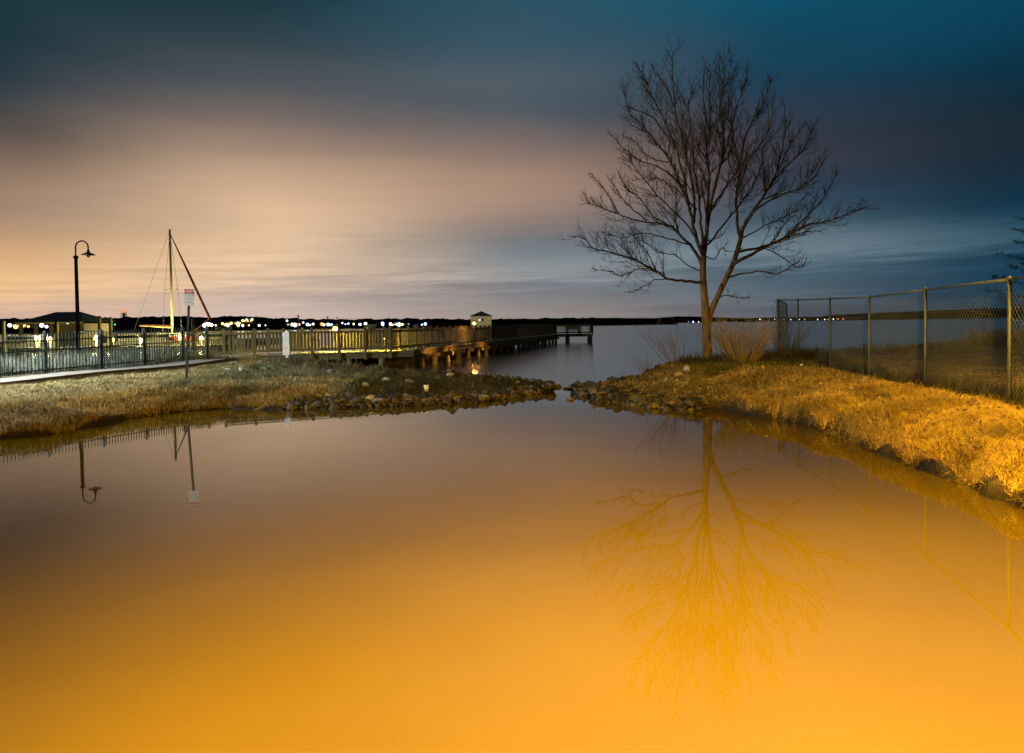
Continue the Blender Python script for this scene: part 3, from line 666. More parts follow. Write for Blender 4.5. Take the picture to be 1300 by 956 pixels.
# hut
HY = 48.0; hp = A1+dB*((HY-A1[1])/dB[1]); hx = hp[0]; k = HY/F; rzh = 0.0
hx = xpx(611.3, HY); t = thing('pier_hut', 'small cream hut with dark pyramid roof standing on the pier', 'hut', (hx, HY, DZ))
ez = W(611,401,HY)[2]; az_ = W(611,395,HY)[2]; hw = 12.4*k
m = MB(); m.box((hx,HY,(DZ+ez)/2), (2*hw,2*hw,ez-DZ)); obj('wall', m, M['cream'], t)
m = MB(); a = 14.8*k; m.v += [(hx-a,HY-a,ez-.02),(hx+a,HY-a,ez-.02),(hx+a,HY+a,ez-.02),(hx-a,HY+a,ez-.02),(hx,HY,az_)]; m.f += [(0,1,4),(1,2,4),(2,3,4),(3,0,4),(3,2,1,0)]; obj('roof', m, M['roof'], t)
m = MB(); m.box((hx,HY-hw-.02,W(611,406.3,HY)[2]), (6.6*k,.03,3*k)); wn = obj('window', m, M['glass'], t)
m = MB(); m.box((hx-1.6*k,HY-hw-.045,W(611,406.3,HY)[2]), (2.6*k,.02,2.2*k)); obj('pane', m, emit('hut_pane', (.7,.85,1), 1.0), wn)
for q in (-1,1):
    m = MB(); m.box((hx+q*(hw-.03),HY-hw-.012,(DZ+ez)/2), (.09,.03,ez-DZ-.02)); obj('corner_trim', m, M['cream'], t)
# pier lamps
def pier_lamp(x, y, h, c, energy, col, label, em='yellow', soft=.08, r=.13):
    t = thing('pier_lamp', label, 'lamp', (x, y, DZ))
    m = MB(); m.tube([(0,0,0),(0,0,h-.12)], .035, 8); obj('post', m, M['black'], t, world=False)
    m = MB(); m.ball((0,0,h), r, 1, .8); obj('globe', m, E[em], t, True, world=False)
    m = MB(); m.lathe([(r*1.5,r*.75),(r*1.2,r*1.2),(.01,r*1.6)], (0,0,h), 12); obj('hood', m, M['black'], t, world=False)
    li = bpy.data.lights.new('pier_bulb', 'POINT'); li.energy = energy; li.color = col; li.shadow_soft_size = soft
    lo = bpy.data.objects.new('pier_bulb', li); COL.objects.link(lo); lo.parent = t; lo.location = (0,0,h-.24)
    return t
pA = lambda px: A0+dA*np.interp(px, [340,494], [2.2,np.hypot(*(A1-A0))])
q = A0+dA*5.0; pier_lamp(q[0]-.3, q[1]+.2, 1.05, 0, 800, (1,.78,.08), 'yellow lamp shining on the pier just right of the notice sign')
q = A0+dA*6.9+nA*.3; pier_lamp(q[0], q[1], .55, 0, 380, (1,.75,.06), 'low yellow lamp at the bend of the pier', r=.05)
q = A1+dB*((41.5-A1[1])/dB[1]); pier_lamp(q[0]+nB[0]*1.55, q[1]+nB[1]*1.55, 1.24, 0, 190, (1,.45,.12), 'orange lamp above the pier rail left of the hut', 'orange', r=.11)
for zz, lb in ((35.0,'added small downlight on the pier deck edge nearest the shore'),(38.3,'added small downlight on the pier deck edge, middle of three'),(44.5,'added small downlight on the pier deck edge nearest the hut')):
    q = A1+dB*((zz-A1[1])/dB[1]); t = thing('pier_lamp', lb, 'lamp', (q[0]+nB[0]*1.75,q[1]+nB[1]*1.75,DZ-.52))
    m = MB(); m.box((0,0,.1), (.14,.14,.08)); m.tube([(0,0,.10),(-.62,.14,.10)], .02, 6); obj('housing', m, M['black'], t, world=False)
    li = bpy.data.lights.new('added_pile_light', 'SPOT'); li.energy = 95; li.color = (1,.40,.06); li.shadow_soft_size = .05; li.spot_size = R(150); li.spot_blend = .4  # added spots, no such fittings seen, to wash the piles orange
    lo = bpy.data.objects.new('added_pile_light', li); COL.objects.link(lo); lo.parent = t; lo.location = (0,0,0)
    lo.rotation_euler = Vector((-1,.35,-.25)).to_track_quat('-Z','Y').to_euler()

# ------------------------------------------------------------------ lamp post
LY = 33.0; b = W(98.6, 405, LY); zt = W(97, 327, LY)[2]; topz = W(97,306,LY)[2]; X0 = b[0]
t = thing('street_lamp', 'dark gooseneck lamp post behind the picket fence, unlit', 'street lamp', (X0, LY, .6))
m = MB(); m.tube([(X0,LY,-.4),(X0,LY,zt)], [.10,.075], 12); m.lathe([(.17,.6),(.17,.9),(.11,1.0)], (X0,LY,0), 12); pole = obj('pole', m, M['green'], t, True)
m = MB(); m.lathe([(.09,-.05),(.115,-.02),(.115,.05),(.06,.1)], (X0,LY,zt), 12); obj('collar', m, M['green'], pole)
rad = (W(112.5,320,LY)[0]-W(96.5,320,LY)[0])/2
pts = [(X0,LY,zt)]+[(X0+rad-rad*math.cos(a), LY, topz-rad+rad*math.sin(a)) for a in np.linspace(0, math.pi, 16)]+[(X0+2*rad,LY,W(112,318,LY)[2])]
m = MB(); m.tube(pts, .034, 8); obj('arm', m, M['green'], t, True)
sx1 = X0+2*rad; sz1 = W(112,323,LY)[2]
m = MB(); m.lathe([(.05,.22),(.07,.10),(.16,.06),(.30,-.01),(.31,-.03),(.15,-.03),(.01,-.02)], (sx1,LY,sz1), 20); obj('lamp_shade', m, M['black'], t, True)
m = MB(); m.ball((sx1,LY,sz1-.08), .075); obj('bulb', m, M['bed'], t, True)

# ------------------------------------------------------------------ signs
def text_mesh(s, size, loc, mt, parent, name, rz=0, ext=.001):
    c = bpy.data.curves.new(name, 'FONT'); c.body = s; c.size = size; c.align_x = 'CENTER'; c.align_y = 'CENTER'; c.extrude = ext; c.offset = size*.012
    o = bpy.data.objects.new('tmp', c); COL.objects.link(o); dg = bpy.context.evaluated_depsgraph_get()
    me = bpy.data.meshes.new_from_object(o.evaluated_get(dg)); COL.objects.unlink(o); bpy.data.objects.remove(o)
    me.transform(Matrix.Rotation(R(90), 4, 'X')); me.materials.clear(); me.materials.append(mt)
    o2 = bpy.data.objects.new(name, me); COL.objects.link(o2); o2.parent = parent; o2.location = loc; return o2
SYY = 20.4; bp = hit(237.5, 483); SYY = bp[1]; k = SYY/F
tp = W(241, 366, SYY); bt = W(240.5, 387, SYY); lean = (tp[0]-W(237.5,483,SYY)[0])
t = thing('warning_sign', 'danger sign with red header on a leaning green post on the lawn', 'sign', (bp[0], SYY, bp[2]-.02))
Hs = tp[2]-bp[2]; t.rotation_euler = (0, math.atan2(lean, Hs), 0)
m = MB(); m.box((-.02,0,(Hs-.02)/2), (.055,.03,Hs-.02)); m.box((.0,.0,(Hs-.02)/2), (.02,.05,Hs-.04)); obj('post', m, M['green'], t, world=False)
pw = 12.6*k; ph = 21*k; pc = Hs-ph/2
m = MB(); m.box((0,-.035,pc), (pw,.006,ph)); pn = obj('panel', m, M['signwhite'], t, world=False)
hh = ph*.27
m = MB(); m.box((0,-.0395,pc+ph/2-hh/2-.008), (pw-.012,.002,hh)); hd_ = obj('header', m, M['ink'], pn, world=False)
m = MB(); nseg = 28; cxh, czh = 0, pc+ph/2-hh/2-.008
m.v = [(cxh+.49*pw*math.copysign(abs(math.cos(a))**.7, math.cos(a))*.96, -.0415, czh+hh*.47*math.copysign(abs(math.sin(a))**.7, math.sin(a))) for a in np.linspace(0, 2*math.pi, nseg, endpoint=False)]; m.f = [tuple(range(nseg))]
obj('header', m, M['redp'], pn, world=False)
text_mesh('DANGER', hh*.62, (0,-.044,czh), M['white'], pn, 'lettering')
m = MB(); rr = random.Random(3)
for row in range(3):
    x = -pw*.36; z = pc+ph*.10-row*ph*.20
    while x < pw*.34:
        ww = rr.uniform(.03,.06); m.box((min(x+ww/2, pw*.36),-.0395,z), (ww,.002,ph*.055)); x += ww+.022
obj('lettering', m, M['ink2'], pn, world=False)
m = MB(); [m.lathe([(.006,0),(.006,.004)], (0,-.04,pc+q*ph*.46), 6) for q in (-1,)]; m.box((0,-.04,pc-ph*.46), (.014,.004,.014)); obj('bolt', m, M['galv'], t, world=False)
# double notice sign
NY = 27.2; _x = W(363.5,457.5,NY)[0]; NB_ = np.array([_x, NY, hz(_x, NY)]); k = NY/F; X = W(363, 440, NY)[0]
t = thing('notice_sign', 'two white notices one above the other on a short white post', 'sign', (X, NY, NB_[2]-.05))
z1 = W(363,421.5,NY)[2]; z2 = W(363,437,NY)[2]; z3 = W(363,451,NY)[2]
m = MB(); m.box((X+.02,NY+.05,(NB_[2]-.1+z1+.06)/2), (.09,.07,z1+.06-NB_[2]+.1)); obj('post', m, M['white2'], t)
m = MB(); m.box((X,NY,(z1+z2)/2), (8.0*k,.012,z1-z2-.01)); u = obj('upper_panel', m, M['signwhite'], t)
m = MB(); m.box((X+.01,NY-.012,(z2+z3)/2), (8.4*k,.012,z2-z3)); l = obj('lower_panel', m, M['signwhite'], t)
m = MB(); [m.box((X-.01,NY-.008,z1-.07-q*.055), (8*k*(.6-.1*(q%2)),.002,.014)) for q in range(7)]; obj('lettering', m, mat('pale_ink', (.25,.27,.30), .6), u)
m = MB(); rr_ = .055; zc = (z2+z3)/2+.08
ring = [(X+rr_*math.cos(a), NY-.020, zc+rr_*math.sin(a)) for a in np.linspace(0, 2*math.pi, 24)]; m.tube(ring, .007, 4, False); m.beam((X-rr_*.7,NY-.020,zc+rr_*.7),(X+rr_*.7,NY-.020,zc-rr_*.7), .004, .012)
obj('prohibition_symbol', m, M['redp'], l)
m = MB(); m.box((X,NY-.0195,zc-.13), (.025,.002,.06)); m.box((X,NY-.0195,zc-.2), (.12,.002,.012)); obj('lettering', m, M['ink2'], l)

# ------------------------------------------------------------------ bare tree
TS = 934/420.0
def T7(u, v, Y): return Vector(W(700+u/TS, 50+v/TS, Y))
TY = 21.0
LIMBS = [ # (depth drift, start radius, points)   traced limbs with their own depth
 ('trunk', 0, .155, [(440,912),(440,880),(438,830),(437,795),(433,740),(429,690),(428,650),(430,615)]),
 ('trunk', -.25, .095, [(441,800),(452,765),(470,725),(490,682),(512,635),(530,580),(540,530)]),
 ('b', .25, .085, [(430,620),(434,575),(438,540),(442,460),(445,380),(440,300),(448,230),(445,150),(448,70)]),
 ('b', -.6, .06, [(540,532),(565,490),(600,440),(630,390),(648,320),(660,250),(658,180)]),
 ('b', .7, .055, [(534,560),(525,520),(522,450),(530,380),(540,300),(558,240),(590,190),(622,100)]),
 ('b', -1.0, .06, [(512,636),(570,605),(620,580),(680,545),(730,522),(790,512),(840,490),(892,472)]),
 ('b', .8, .05, [(524,600),(580,590),(640,570),(700,548),(760,540)]),
 ('b', -.5, .03, [(670,550),(720,500),(760,460),(800,390),(806,380)]),
 ('b', -1.3, .045, [(545,525),(585,475),(650,440),(700,420),(740,370),(780,300)]),
 ('b', 1.1, .035, [(598,442),(640,380),(690,330),(720,290),(742,230)]),
 ('b', -.9, .035, [(497,672),(540,662),(590,655),(640,662),(700,622)]),
 ('b', .8, .022, [(462,738),(490,722),(530,730),(560,728)]),
 ('b', -1.2, .05, [(428,688),(380,682),(330,677),(300,655),(240,625),(180,605),(120,590),(90,560),(55,558)]),
 ('b', .6, .024, [(300,656),(250,645),(200,668),(165,655),(120,650)]),
 ('b', -.8, .02, [(330,677),(290,680),(250,705),(220,715)]),
 ('b', .9, .06, [(426,640),(400,590),(370,560),(340,530),(290,518),(230,508),(180,490),(130,470),(98,462)]),
 ('b', .4, .026, [(190,492),(160,440),(130,400),(110,378)]),
 ('b', -.5, .03, [(345,532),(290,500),(250,450),(210,420),(190,370)]),
 ('b', -.7, .066, [(428,610),(408,560),(398,510),(385,460),(360,400),(335,340),(300,290),(260,240),(218,195),(208,122)]),
 ('b', .8, .042, [(388,468),(372,380),(350,300),(320,220),(290,160),(270,110),(246,66)]),
 ('b', -.4, .046, [(402,520),(402,430),(385,350),(370,270),(352,200),(345,110),(343,22)]),
 ('b', .7, .03, [(362,405),(310,362),(250,340),(200,300),(168,258)]),
 ('b', 1.1, .055, [(438,545),(460,420),(482,340),(486,260),(476,180),(486,120),(488,38)]),
 ('b', -1.0, .05, [(430,600),(422,520),(415,440),(402,350),(396,260),(388,170),(400,140)]),
 ('b', .9, .03, [(484,330),(505,260),(520,190),(540,130),(556,68)]),
 ('b', .2, .028, [(446,250),(430,170),(432,66)]),
 ('b', -1.3, .045, [(440,500),(470,450),(505,400),(550,340),(590,290),(620,230),(625,160)]),
 ('b', 1.4, .04, [(432,590),(470,545),(520,480),(560,430),(590,360),(600,300),(640,250)]),
 ('b', -1.6, .035, [(424,600),(400,545),(350,490),(300,440),(250,380),(215,330)]),
 ('b', 1.2, .03, [(410,480),(360,430),(320,400),(280,390),(230,400)]),
 ('b', -.2, .026, [(350,300),(320,260),(290,215),(240,190),(215,180)]),
 ('b', .3, .026, [(345,180),(330,130),(300,90),(280,55)]),
 ('b', -.3, .026, [(520,400),(500,330),(515,260),(500,190),(520,60)]),
 ('b', .5, .026, [(640,370),(670,300),(690,270),(715,225)]),
 ('b', -.6, .024, [(700,420),(735,395),(765,350),(782,320)]),
 ('b', .3, .022, [(425,655),(390,640),(350,610),(300,600),(260,570),(220,575)]),
 ('b', -.2, .02, [(432,610),(460,620),(480,590),(500,600),(540,590)]),
 ('b', .5, .02, [(428,600),(440,570),(475,560),(500,530)]),
 ('b', 1.0, .026, [(392,580),(330,562),(260,548),(200,560),(140,542)]),
 ('b', -.6, .02, [(298,655),(272,605),(238,560),(225,530)]),
 ('b', .9, .022, [(600,587),(650,612),(695,645),(720,625)]),
 ('b', -.9, .026, [(620,580),(660,520),(690,470),(722,438)]),
 ('b', 1.2, .026, [(542,560),(600,528),(660,500),(722,470)]),
 ('b', -1.0, .022, [(270,512),(220,470),(180,420),(165,395)]),
 ('b', .8, .022, [(330,345),(280,330),(230,280),(200,265)]),
]
tb = hit(899, 461)
tree = thing('bare_tree', 'large leafless tree standing on the grassy knoll beside the lake', 'tree', (T7(440,905,TY)[0], TY, hz(T7(440,905,TY)[0], TY)))
def smooth_path(pts, sub=4):
    out = []; n = len(pts)
    for i in range(n-1):
        p0 = pts[max(i-1,0)]; p1 = pts[i]; p2 = pts[i+1]; p3 = pts[min(i+2,n-1)]
        for j in range(sub):
            t_ = j/sub; out.append(.5*((2*p1)+(p2-p0)*t_+(2*p0-5*p1+4*p2-p3)*t_*t_+(3*p1-p0-3*p2+p3)*t_**3))
    out.append(pts[-1]); return out
rt = random.Random(21)
def twig(mb, p, d, L, r, lvl, up=.35):
    n = 5 if lvl < 3 else 3; pts = [p]; q = p.copy(); dd = d.copy(); wob = .12 if lvl < 3 else .17
    for i in range(n):
        dd = (dd+Vector((rt.uniform(-1,1),rt.uniform(-1,1),rt.uniform(-1,1)))*wob+Vector((0,0,up*.30))).normalized(); q = q+dd*L/n; pts.append(q.copy())
    mb.tube(pts, [r*(1-.72*i/n) for i in range(n+1)], 4 if lvl < 3 else 3, False)
    if lvl >= 4 or L < .10: return
    k = int(L/.12); k = min(k, 9)
    for i in range(k):
        t_ = rt.uniform(.2, 1.0); idx = min(int(t_*n), n-1); f = t_*n-idx; pp = pts[idx].lerp(pts[idx+1], f)
        tan = (pts[idx+1]-pts[idx]).normalized(); ax = tan.orthogonal().normalized(); ax.rotate(Matrix.Rotation(rt.uniform(0,6.28), 3, tan))
        nd = (tan*math.cos(R(38))+ax*math.sin(R(38))).normalized()
        twig(mb, pp, nd, L*rt.uniform(.28,.5)*(1.15-.5*t_), max(r*.55*(1-.5*t_), .0052), lvl+1, up)
tm = MB(); cm = MB()
for li_, (kd, drift, r0, pts) in enumerate(LIMBS):
    dist0 = math.hypot(pts[0][0]-437, pts[0][1]-640) if kd == 'b' else 0
    P = []; tot = sum(math.hypot(b[0]-a[0], b[1]-a[1]) for a, b in zip(pts[:-1], pts[1:])); acc = 0
    for i, (u, v) in enumerate(pts):
        if i: acc += math.hypot(u-pts[i-1][0], v-pts[i-1][1])
        s = acc/tot
        if li_ == 0: Y = TY
        elif li_ == 1: Y = TY+drift*s
        else:
            base = 0
            if pts[0][0] > 495 and pts[0][1] > 520: base = -.25
            Y = TY+base+drift*(s**.9)*1.25
        P.append(T7(u, v if v > 400 else 400+(v-400)*.955, Y))
    P = smooth_path(P, 4)
    # jitter
    if kd == 'b': P = [P[0]]+[p+Vector((rt.uniform(-1,1), rt.uniform(-1,1), rt.uniform(-1,1)))*.018 for p in P[1:]]
    n = len(P); r1 = {0:.085, 1:.066}.get(li_, .008)
    radl = [r0+(r1-r0)*(i/(n-1))**(.75 if kd == 'b' else 1) for i in range(n)]
    if li_ == 0:
        for i in range(min(4, n)): radl[i] *= (1.5, 1.22, 1.1, 1.03)[i]
    (tm if kd == 'trunk' else cm).tube(P, radl, 12 if kd == 'trunk' else 6)
    if kd == 'b':
        L = sum((b-a).length for a, b in zip(P[:-1], P[1:])); k = int(L/.105)
        for j in range(k):
            t_ = rt.uniform(.22, 1.0)**.85; idx = min(int(t_*(n-1)), n-2); pp = P[idx].lerp(P[idx+1], t_*(n-1)-idx)
            tan = (P[idx+1]-P[idx]).normalized(); ax = tan.orthogonal().normalized(); ax.rotate(Matrix.Rotation(rt.uniform(0,6.28), 3, tan))
            ang = R(rt.uniform(28,52)); nd = (tan*math.cos(ang)+ax*math.sin(ang)+Vector((0,0,.12))).normalized()
            twig(cm, pp, nd, min(L*rt.uniform(.12,.32)*(1.3-.95*t_), 1.15), max(radl[idx]*.45, .0095), 2)
        twig(cm, P[-1], (P[-1]-P[-3]).normalized(), .10, .006, 3)
obj('trunk', tm, M['bark'], tree, True)
obj('crown', cm, M['bark_unlit'], tree, True)

# ------------------------------------------------------------------ shrubs
def shrub(name, label, x, y, n, H, spread, mt, seed, lean=(0,0), lvl=2, r=.009, group=None):
    rs = random.Random(seed); z = hz(x, y); t = thing(name, label, 'shrub', (x, y, z), group)
    m = MB(); fine = MB()
    for i in range(n):
        a = rs.uniform(0, 6.28); rr_ = rs.uniform(0, spread*.25); e = rs.uniform(.25, 1)
        p = Vector((rr_*math.cos(a), rr_*math.sin(a)*.7, -.03)); L = H*rs.uniform(.6, 1.1)
        d = Vector((math.cos(a)*spread/H*e*.75+lean[0], math.sin(a)*spread/H*e*.55+lean[1], 1)).normalized(); pts = [p.copy()]; rad = []
        for j in range(6):
            d = (d+Vector((rs.uniform(-1,1),rs.uniform(-1,1),rs.uniform(-.5,.8)))*.11).normalized(); p = p+d*L/6; pts.append(p.copy())
        m.tube(pts, [r*rs.uniform(.8,1.3)*(1-.8*j/6) for j in range(7)], 4, False)
        for j in range(2, 7):
            for q in range(2):
                ax = Vector((rs.uniform(-1,1), rs.uniform(-1,1), rs.uniform(.1,1))).normalized(); LL = L*rs.uniform(.12,.38); p0 = pts[j]
                fine.tube([p0, p0+(ax+d).normalized()*LL*.5, p0+(ax+d*1.6).normalized()*LL], [r*.5, r*.4, r*.28], 3, False)
    obj('stem', m, mt, t, world=False)['kind'] = 'stuff'
    obj('twigs', fine, mt, t, world=False)['kind'] = 'stuff'; return t
M['stem'] = mat('shrub_stems', (.30,.21,.06), .85, (.17,.115,.035), 9); M['redstem'] = mat('reddish_stems', (.13,.07,.04), .85, (.08,.045,.03), 9)
s1 = G(944, 467, .7); shrub('shrub', 'wide fan of bare tan stems growing right of the tree trunk', s1[0]+.42, 20.5, 150, 1.3, 1.75, M['stem'], 5, r=.0075)
shrub('shrub', 'thin reddish bare shrub leaning left of the tree trunk', 5.0, 21.0, 26, 1.25, 1.3, M['redstem'], 6, (-.35,0), r=.006)
shrub('shrub', 'low reddish twiggy shrub at the water edge left of the tree', 4.1, 21.0, 16, .6, .8, M['redstem'], 8, (-.25,0), r=.005)
shrub('shrub', 'dark brush growing at the corner of the chain link fence', 9.5, 23.6, 34, .9, 1.1, M['twig'], 9, r=.007)
shrub('shrub', 'small pale bare bush between the notice sign and the path', *hit(318, 466)[:2], 40, .75, 1.1, M['stem'], 10, r=.006)

for i, (x_, y_, n_, H_, lb) in enumerate([(11.2,27.6,40,.45,'dark brush by the lake nearest the fence corner'),(13.6,29.0,50,.42,'dark low brush by the lake, second from the fence corner'),(16.2,30.0,50,.5,'brush by the lake seen through the middle of the chain link fence'),(19.6,30.5,60,.55,'tangled brush by the lake seen left of the nearest fence post'),(22.8,31.0,70,.85,'tallest brush by the lake at the right edge of the photo'),(21.0,27.5,50,.6,'tan brush in front of the tallest one at the right edge')]):
    shrub('shrub', lb, x_, y_, n_, H_, 2.2, M['stem'] if i > 2 else M['redstem'], 60+i, r=.009, group='brush along the lake shore beyond the fence')
# ------------------------------------------------------------------ chain link fence
CF = [(6.55,6.9,1281),(7.21,9.9,0),(7.87,13.0,0),(8.36,16.0,0),(8.83,19.0,0),(9.19,22.0,0),(9.67,24.8,0)]
pyt = {1:(353,512),2:(366.6,493.6),3:(376.3,479),4:(378.4,467),5:(380,455),6:(380.3,450)}
posts = []
for i, (x, y, _) in enumerate(CF):
    if i == 0: posts.append((x, y, .80, 2.62))
    else:
        px = {1:1282,2:1175,3:1103.5,4:1053.5,5:1013,6:988}[i]
        p = W(px, pyt[i][0], y); posts.append((p[0], y, None, p[2]))
posts = [(a, b, hz(a, b) if c is None else hz(a, b), d) for a, b, c, d in posts]
posts.insert(0, (5.9, 3.9, hz(5.9, 3.9), 2.66))
t = thing('chain_link_fence', 'galvanised chain link fence with top rail along the right bank', 'fence', (posts[2][0], posts[2][1], posts[2][2]))
for i, (x, y, z0, z1) in enumerate(posts):
    m = MB(); r_ = .029 if i < len(posts)-1 else .045; m.tube([(x,y,z0-.3),(x,y,z1)], r_, 10); m.lathe([(r_*1.12,-.01),(r_*1.05,.02),(.004,.035)], (x,y,z1), 10); obj('post', m, M['galv'], t, True)
x, y, z0, z1 = posts[-1]; posts2 = posts+[(10.95, 27.2, .35, z1-.1)]
x2, y2, z02, z12 = posts2[-1]; m = MB(); m.tube([(x2,y2,0),(x2,y2,z12)], .034, 8); obj('post', m, M['galv'], t, True)
for a, b in zip(posts2[:-1], posts2[1:]):
    m = MB(); m.tube([(a[0],a[1],a[3]-.02),(b[0],b[1],b[3]-.02)], .024, 8); obj('top_rail', m, M['galv'], t, True)
    m = MB(); d = Vector((b[0]-a[0], b[1]-a[1], 0)); L = d.length; d.normalize(); sp = .075
    def zl(s): return a[2]+(b[2]-a[2])*s/L+.04
    def zu(s): return a[3]+(b[3]-a[3])*s/L-.03
    for sg in (1,-1):
        s0 = -2.4
        while s0 < L+2.4:
            # diagonal: height rises with s
            ss = np.linspace(0, L, 40); zz = zl(L/2)-.15+(ss-s0)*sg*1.0 if sg == 1 else zl(L/2)-.15-(ss-s0)
            ok = (zz > zl(ss)) & (zz < zu(ss))
            if ok.sum() > 1:
                i0, i1 = np.where(ok)[0][[0,-1]]
                p0 = (a[0]+d.x*ss[i0], a[1]+d.y*ss[i0], zz[i0]); p1 = (a[0]+d.x*ss[i1], a[1]+d.y*ss[i1], zz[i1]); m.tube([p0,p1], .0024, 3, False)
            s0 += sp*1.35
    obj('wire_mesh', m, M['wire'], t)
    m = MB(); m.tube([(a[0],a[1],a[2]+.05),(b[0],b[1],b[2]+.05)], .004, 4); obj('tension_wire', m, M['wire'], t)
# dead vines on the corner
vx, vy, vz0, vz1 = posts[-1]; t = thing('vine', 'dead vine clinging to the corner post of the chain link fence', 'vine', (vx, vy, vz0))
m = MB(); rv = random.Random(4)
for i in range(26):
    x = rv.uniform(-.15,.35); z = rv.uniform(0,.6); pts = [Vector((x,-.05,z))]
    for j in range(8): pts.append(pts[-1]+Vector((rv.uniform(-.09,.09), rv.uniform(-.04,.04), rv.uniform(-.02,.26))))
    pts = [Vector((p.x,p.y,min(p.z,vz1-vz0-.02))) for p in pts]; m.tube(pts, .008, 3, False)
obj('stem', m, M['twig'], t, world=False)
m = MB()
for i in range(240):
    c = Vector((rv.gauss(.06,.14), rv.uniform(-.12,.06), rv.uniform(.0, vz1-vz0))); a = Vector((rv.uniform(-1,1),rv.uniform(-1,1),rv.uniform(-1,1)))*.035; b_ = Vector((rv.uniform(-1,1),rv.uniform(-1,1),rv.uniform(-1,1)))*.03
    m.quad(tuple(c-a), tuple(c-b_), tuple(c+a), tuple(c+b_))
obj('leaves', m, M['twig'], t, world=False)

# ------------------------------------------------------------------ pine at the right edge
PX, PYY = 17.25, 21.0
t = thing('pine_tree', 'dark evergreen whose branch tips reach in at the right edge of the photo', 'tree', (PX, PYY, hz(PX,PYY)))
m = MB(); m.tube([(0,0,-.2),(0.05,0,3),(0,0,5.2)], [.16,.1,.02], 10); obj('trunk', m, M['bark'], t, True, world=False)
rp_ = random.Random(12); vv = []; ff = []; wood = MB()
for i in range(44):
    z = 1.2+i*.09; a = i*2.4; L = 2.4*(1-((z-1.2)/6.5))+.25
    d = Vector((math.cos(a), math.sin(a), .05)); pts = [Vector((0,0,z))+d*L*q/5+Vector((0,0,-.1*q*(5-q)/6+(.03*q if q > 3 else 0))) for q in range(6)]; wood.tube(pts, [.022*(1-.8*q/5) for q in range(6)], 4, False)
    for q in range(90):
        s = rp_.uniform(.25, 1)*4.99; j = int(s); p = pts[j].lerp(pts[j+1], s-j); sd = Vector((rp_.uniform(-1,1), rp_.uniform(-1,1), rp_.uniform(-.4,.7))).normalized(); e = p+sd*rp_.uniform(.08,.26)
        w_ = d.cross(sd)*.012; n0 = len(vv); vv += [tuple(p-w_), tuple(p+w_), tuple(e)]; ff.append((n0,n0+1,n0+2))
        for q2 in range(3):
            p2 = p.lerp(e, rp_.uniform(.3,1)); e2 = p2+Vector((rp_.uniform(-1,1), rp_.uniform(-1,1), rp_.uniform(-.5,.8))).normalized()*.09; n0 = len(vv); vv += [tuple(p2-w_*.7), tuple(p2+w_*.7), tuple(e2)]; ff.append((n0,n0+1,n0+2))
m = MB(); m.v = vv+[]; m.f = ff; crown = obj('crown', m, mat('dark_needles', (.02,.028,.018), .9), t, world=False)
obj('branches', wood, M['bark'], t, world=False)

# ------------------------------------------------------------------ rocks
def rock_mesh(seed, mt):
    import bmesh
    bm = bmesh.new(); bmesh.ops.create_icosphere(bm, subdivisions=3, radius=1); rs = random.Random(seed); off = Vector((rs.uniform(0,50),)*3)
    planes = [Vector((rs.gauss(0,1), rs.gauss(0,1), rs.gauss(0,1))).normalized() for _ in range(11)]
    for v in bm.verts:
        d = v.co.normalized()
        for pl in planes:
            h = v.co.dot(pl)
            if h > .50: v.co -= pl*(h-.50)*1.0
        v.co *= 1+.30*mnoise.noise(d*1.3+off)+.18*mnoise.noise(d*3.2+off)+.10*mnoise.noise(d*8+off)
        v.co.z *= .62
    me = bpy.data.meshes.new('rock'); bm.to_mesh(me); bm.free(); me.materials.append(mt)
    return me
ROCK = {k: [rock_mesh(i+j*10, M[k]) for i in range(4)] for j, k in enumerate(('rock','rock2','rock3','rock4'))}
placed = []
def rock(x, y, s, kind, label, group=None, z=None, flat=.9, sink=.12):
    me = random.choice(ROCK[kind]); o = bpy.data.objects.new('rock', me); COL.objects.link(o)
    g = max(hz(x, y), -.03) if z is None else z
    o.scale = (s*random.uniform(.8,1.45), s*random.uniform(.75,1.15), s*random.uniform(.8,1.5)*flat); o.location = (x, y, g+s*.62*flat*(.5-sink)); o.rotation_euler = (random.uniform(-.45,.45), random.uniform(-.45,.45), random.uniform(0,6.28))
    tag(o, label, 'rock', group); placed.append((x, y, s)); return o
